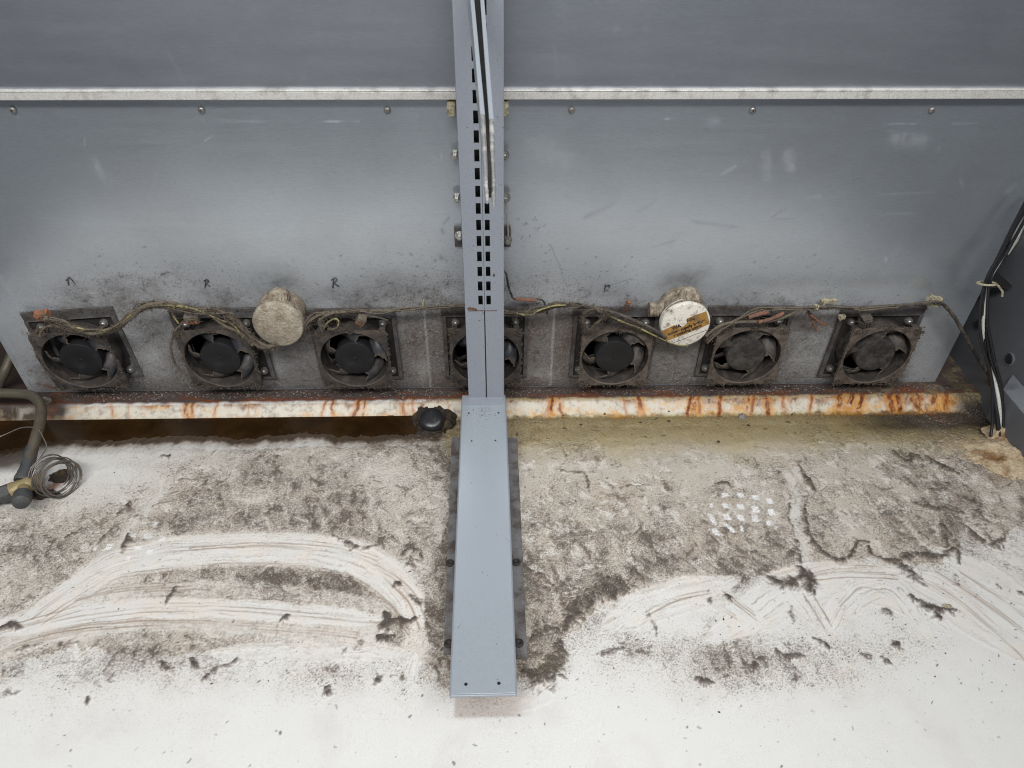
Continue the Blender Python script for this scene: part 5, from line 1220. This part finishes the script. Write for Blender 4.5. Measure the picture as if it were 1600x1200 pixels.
# ================================================================== PIPES AND VALVE, left
def valve():
    t = thing('pipe_valve', 'tarnished pipe bending down to a brass valve with a grey round cap', 'valve', onZ(30, 770, 0))
    P = smooth_path([onZ(-70, 612, .055), onZ(-20, 614, .055), onZ(20, 615, .055), onZ(48, 618, .056), onZ(63, 632, .056), onZ(64, 652, .054), onZ(57, 680, .048), onZ(49, 706, .040), onZ(46, 718, .036)], 6)
    m = MB(); m.tube(P, .0082, 16); m.build('pipe', M_COPPER, t, True)
    P = smooth_path([onZ(50, 700, .042), onZ(45, 720, .034), onZ(40, 738, .030), onZ(35, 752, .026)], 4)
    m = MB(); m.tube(P, [.0086, .0086, .0098, .0098, .0098, .010, .0098, .010, .0112, .0112, .0125, .0125, .0118][:len(P)], 16); m.build('coupling', M_CAP, t, True)
    P = [onZ(10, 772, .020), onZ(20, 766, .022), onZ(38, 760, .024), onZ(58, 750, .024), onZ(66, 746, .024)]
    m = MB(); m.tube(P, [.0115, .0125, .0120, .0115, .0075], 18); m.build('body', M_BRASS, t, True)
    P = [onZ(36, 760, .024), onZ(38, 770, .030), onZ(38, 776, .032)]
    m = MB(); m.tube(P, .009, 16); m.build('stem', M_BRASS, t, True)
    c = onZ(34, 780, .034); dr = (onZ(30, 792, .036) - onZ(38, 764, .024)).normalized()
    q = Matrix.Translation(c) @ dr.to_track_quat('Z', 'Y').to_matrix().to_4x4()
    m = MB(); m.lathe([(.0115, -.013), (.0125, -.012), (.0128, .003), (.0112, .009), (.006, .012), (.001, .0125)], q, 28); m.build('cap', M_CAP, t, True)
    P = [onZ(-30, 784, .018), onZ(0, 775, .019), onZ(2, 774, .020), onZ(18, 768, .021)]
    m = MB(); m.tube(P, [.011, .011, .0145, .0145], 6); m.build('nut', M_CAP, t)
    m = MB(); P = [onZ(-80, 800, .016), onZ(-28, 783, .018), onZ(-5, 777, .019)]; m.tube(P, .008, 12); m.build('pipe', M_COPPER, t, True)
    m = MB(); m.tube([onZ(51, 698, .0415), onZ(49.5, 703, .040)], .0091, 16); m.build('purple_mark', M_PURPLE, t, True)
    for sd, (px, py) in enumerate(((50, 775), (72, 764), (90, 758))):
        pass
    # coiled capillary
    t2 = thing('capillary_coil', 'coil of thin steel capillary tube standing beside the brass valve', 'coil', onZ(88, 755, 0))
    c = onZ(87, 745, .026); pts = []; T = 10; ax = Vector((.80, -.42, .18)).normalized()
    u = Vector((0, 0, 1)); u = (u - ax * u.dot(ax)).normalized(); v = ax.cross(u)
    for k in range(T * 26):
        a = 2 * math.pi * k / 26; f = k / (T * 26); r = .0275 + .0012 * math.sin(a * .37) + .0008 * math.sin(a * 1.1)
        pts.append(c + ax * (f - .5) * .042 + (u * math.cos(a) + v * math.sin(a)) * r + Vector((0, .004 * math.sin(a * .23), 0)))
    m = MB(); m.tube(pts, .0012, 6); m.build('coiled_tube', M_WIRE, t2, True)
    P = smooth_path([pts[0], onZ(72, 700, .05), onZ(68, 685, .058), onZ(58, 670, .064), onZ(35, 668, .062), onZ(10, 678, .055), onZ(-30, 695, .05)], 6)
    m = MB(); m.tube(P, .0009, 6); m.build('tail', M_WIRE, t2, True)
    lump_mesh(96, 745, 0, .020, .014, .010, M_TAR, 'rust_lump', t2, 22, rough=.6)
    o = lump_mesh(62, 773, -.0008, .032, .012, .005, M_TAR, 'grease_patch', None, 24, rough=.6); tag(o, 'brown rusty grease patch on the floor under the brass valve', 'grease')
M_PURPLE = dusty('purple_band', lin(66, 58, 92), .5, .2, lin(74, 66, 70), .5, .7, 60, .2)
valve()
t = thing('rear_pipe', 'dull green pipe slanting up behind the left end of the back sheet', 'pipe', onY(-5, 615, 1.0))
m = MB(); m.tube(smooth_path([onY(-14, 640, .98), onY(-4, 605, .985), onY(10, 575, 1.0), onY(22, 545, 1.03)], 5), .0085, 14); m.build('tube', M_COPPER, t, True)
m = MB(); o = lump_mesh(73, 628, -.001, .010, .009, .010, M_LINT, 'foam_scrap', None, 31); tag(o, 'small pale scrap of foam on the rusty ledge below the far left fan', 'scrap')

# ================================================================== LOOSE LINT AND FLAKES
def flakes(name, mat, N, gen, smin, smax, label, seed):
    r_ = random.Random(seed); m = MB()
    for _ in range(N):
        c = gen(r_)
        if c is None: continue
        s = r_.uniform(smin, smax); k = r_.choice((5, 6, 7)); a0 = r_.random() * 6.28; R_ = Euler((r_.gauss(0, .35), r_.gauss(0, .35), 0)).to_matrix()
        st = r_.uniform(.35, 1); ring = []
        for j in range(k):
            a = a0 + 6.28 * j / k; q = s * r_.uniform(.5, 1.1); ring.append(R_ @ Vector((math.cos(a) * q, math.sin(a) * q * st, 0)))
        vs = [c + v for v in ring] + [c + v * .8 + Vector((0, 0, s * .35)) for v in ring] + [c + Vector((0, 0, s * .5))]
        fs = [(j, (j + 1) % k, k + (j + 1) % k, k + j) for j in range(k)] + [(k + j, k + (j + 1) % k, 2 * k) for j in range(k)] + [tuple(range(k - 1, -1, -1))]
        m.add(vs, fs)
    o = m.build(name, mat, None); tag(o, label, None, None, 'stuff'); return o
def g_ledge(r):
    x = r.uniform(100, 1480); return onZ(x, r.gauss(619 - (x - 100) * .0085, 4.0), .001)
flakes('lint', M_LINT, 2200, g_ledge, .0005, .0021, 'grey lint and paint crumbs along the ledge under the fans', 5)
def g_ledge2(r):
    c = FAN_C[r.randrange(7)]; return Vector((c.x + r.gauss(0, .05), .965 + r.uniform(-.008, .015), .001 + abs(r.gauss(0, .002))))
flakes('dust_clumps', M_DUST, 700, g_ledge2, .0008, .0026, 'brown dust clumps caked under the fans', 6)
def g_floor(r):
    if r.random() < .5:
        p = onZ(r.uniform(815, 1600), r.uniform(690, 1080), .001)
    else:
        p = onZ(r.uniform(0, 700), r.uniform(700, 1090), .001)
    return p
flakes('dirt_crumbs', M_FLAKE, 900, g_floor, .0004, .0013, 'tiny dark dirt crumbs scattered over the floor', 7)
def g_foot(r):
    a = r.random()
    if a < .5: return onZ(r.gauss(755, 9), r.gauss(646, 9), .0625 if False else FOOT_Z)
    if a < .75: return onZ(r.uniform(716, 796), r.uniform(640, 1075), FOOT_Z)
    return onZ(r.choice((r.uniform(700, 706), r.uniform(808, 822))), r.uniform(700, 1020), .0045)
FOOT_Z = onY(756, 622, POST_Y).z + .0012
flakes('dust_specks', M_FLAKE, 170, g_foot, .0003, .0009, 'brown dust specks lying on the foot bracket and its floor plates', 9)
big = [(1251, 682, 5), (1252, 678, 4), (1300, 677, 3.5), (1309, 677, 4), (1328, 678, 3.5), (945, 647, 3), (880, 650, 4.5), (989, 679, 5), (1045, 658, 5), (1077, 679, 3.5), (1001, 660, 3.5), (908, 664, 2.4), (836, 661, 3), (1170, 665, 2.4), (1123, 690, 2.4), (1237, 648, 3), (430, 690, 4), (265, 711, 2), (640, 893 + 0, 0.1), (331, 1068, 1.6), (1420, 655, 2), (1384, 672, 2), (1045, 643, 3), (1124, 1133 - 20, 1.6)]
def gb(lst):
    it = iter(lst)
    def g(r):
        try: q = next(it)
        except StopIteration: return None
        g.s = q[2]; return onZ(q[0], q[1], -.019 if q[1] < 690 and q[1] > 655 else .0005)
    return g
flakes('leaf_scraps', M_FLAKE, len(big), gb(big), .002, .0042, 'dark scraps of leaf and sludge in the yellow wet trough', 8)
c = onZ(1160, 651, -.014); o = lump_mesh(1160, 651, -.019, .008, .006, .006, M_LINT, 'pale_pebble', None, 41); tag(o, 'pale grey lump in the trough right of the labelled box', 'lump')
o = lump_mesh(1480, 947, .001, .007, .0035, .003, M_CREAM, 'cream_scrap', None, 42); tag(o, 'small cream oval scrap lying on the wiped floor at the right', 'scrap')

def clump(c, n_, s):
    for _ in range(n_):
        q = c + Vector((HR.gauss(0, s), HR.gauss(0, s * .3), HR.gauss(0, s * .6))); k = HR.uniform(.0006, .0024)
        HAIR.box(q, (k, k, k * .6), Euler((HR.random() * 3, HR.random() * 3, HR.random() * 3)).to_matrix())
        if HR.random() < .6:
            e = Vector((HR.gauss(0, 1), HR.gauss(0, .5), HR.gauss(0, 1))) * .003; HAIR.tube([q - e, q + Vector((0, -.001, .0006)), q + e], [.0003] * 3, 3, False)
for i, c in enumerate(FAN_C):
    for (dx, dz, n_) in ((-.052, .055, 40), (.053, .054, 40), (-.05, -.056, 60 if i == 4 else 30), (.052, -.056, 70 if i in (4, 3) else 30), (0, .06, 30)):
        clump(c + Vector((dx, -.001, dz)), n_, .0042)
# dust hanging on the fan frames and plates
for i, c in enumerate(FAN_C):
    for sx in (-1, 1):
        fuzz([c + Vector((sx * .060, 0, -.06)), c + Vector((sx * .060, 0, .06))], .0015, 46, .004)
    fuzz([c + Vector((-.06, .002, .0605)), c + Vector((.06, .002, .0605))], .0015, 90, .004)
    fuzz([c + Vector((-.06, -.001, -.060)), c + Vector((.06, -.001, -.060))], .002, 80, .004)
    fuzz([c + Vector((-.075, .03, .08)), c + Vector((.075, .03, .08))], .0015, 60, .004)
o = HAIR.build('dust_fluff', M_DUST, None); tag(o, 'brown hairy dust clinging to the cables and fan edges', None, None, 'stuff')
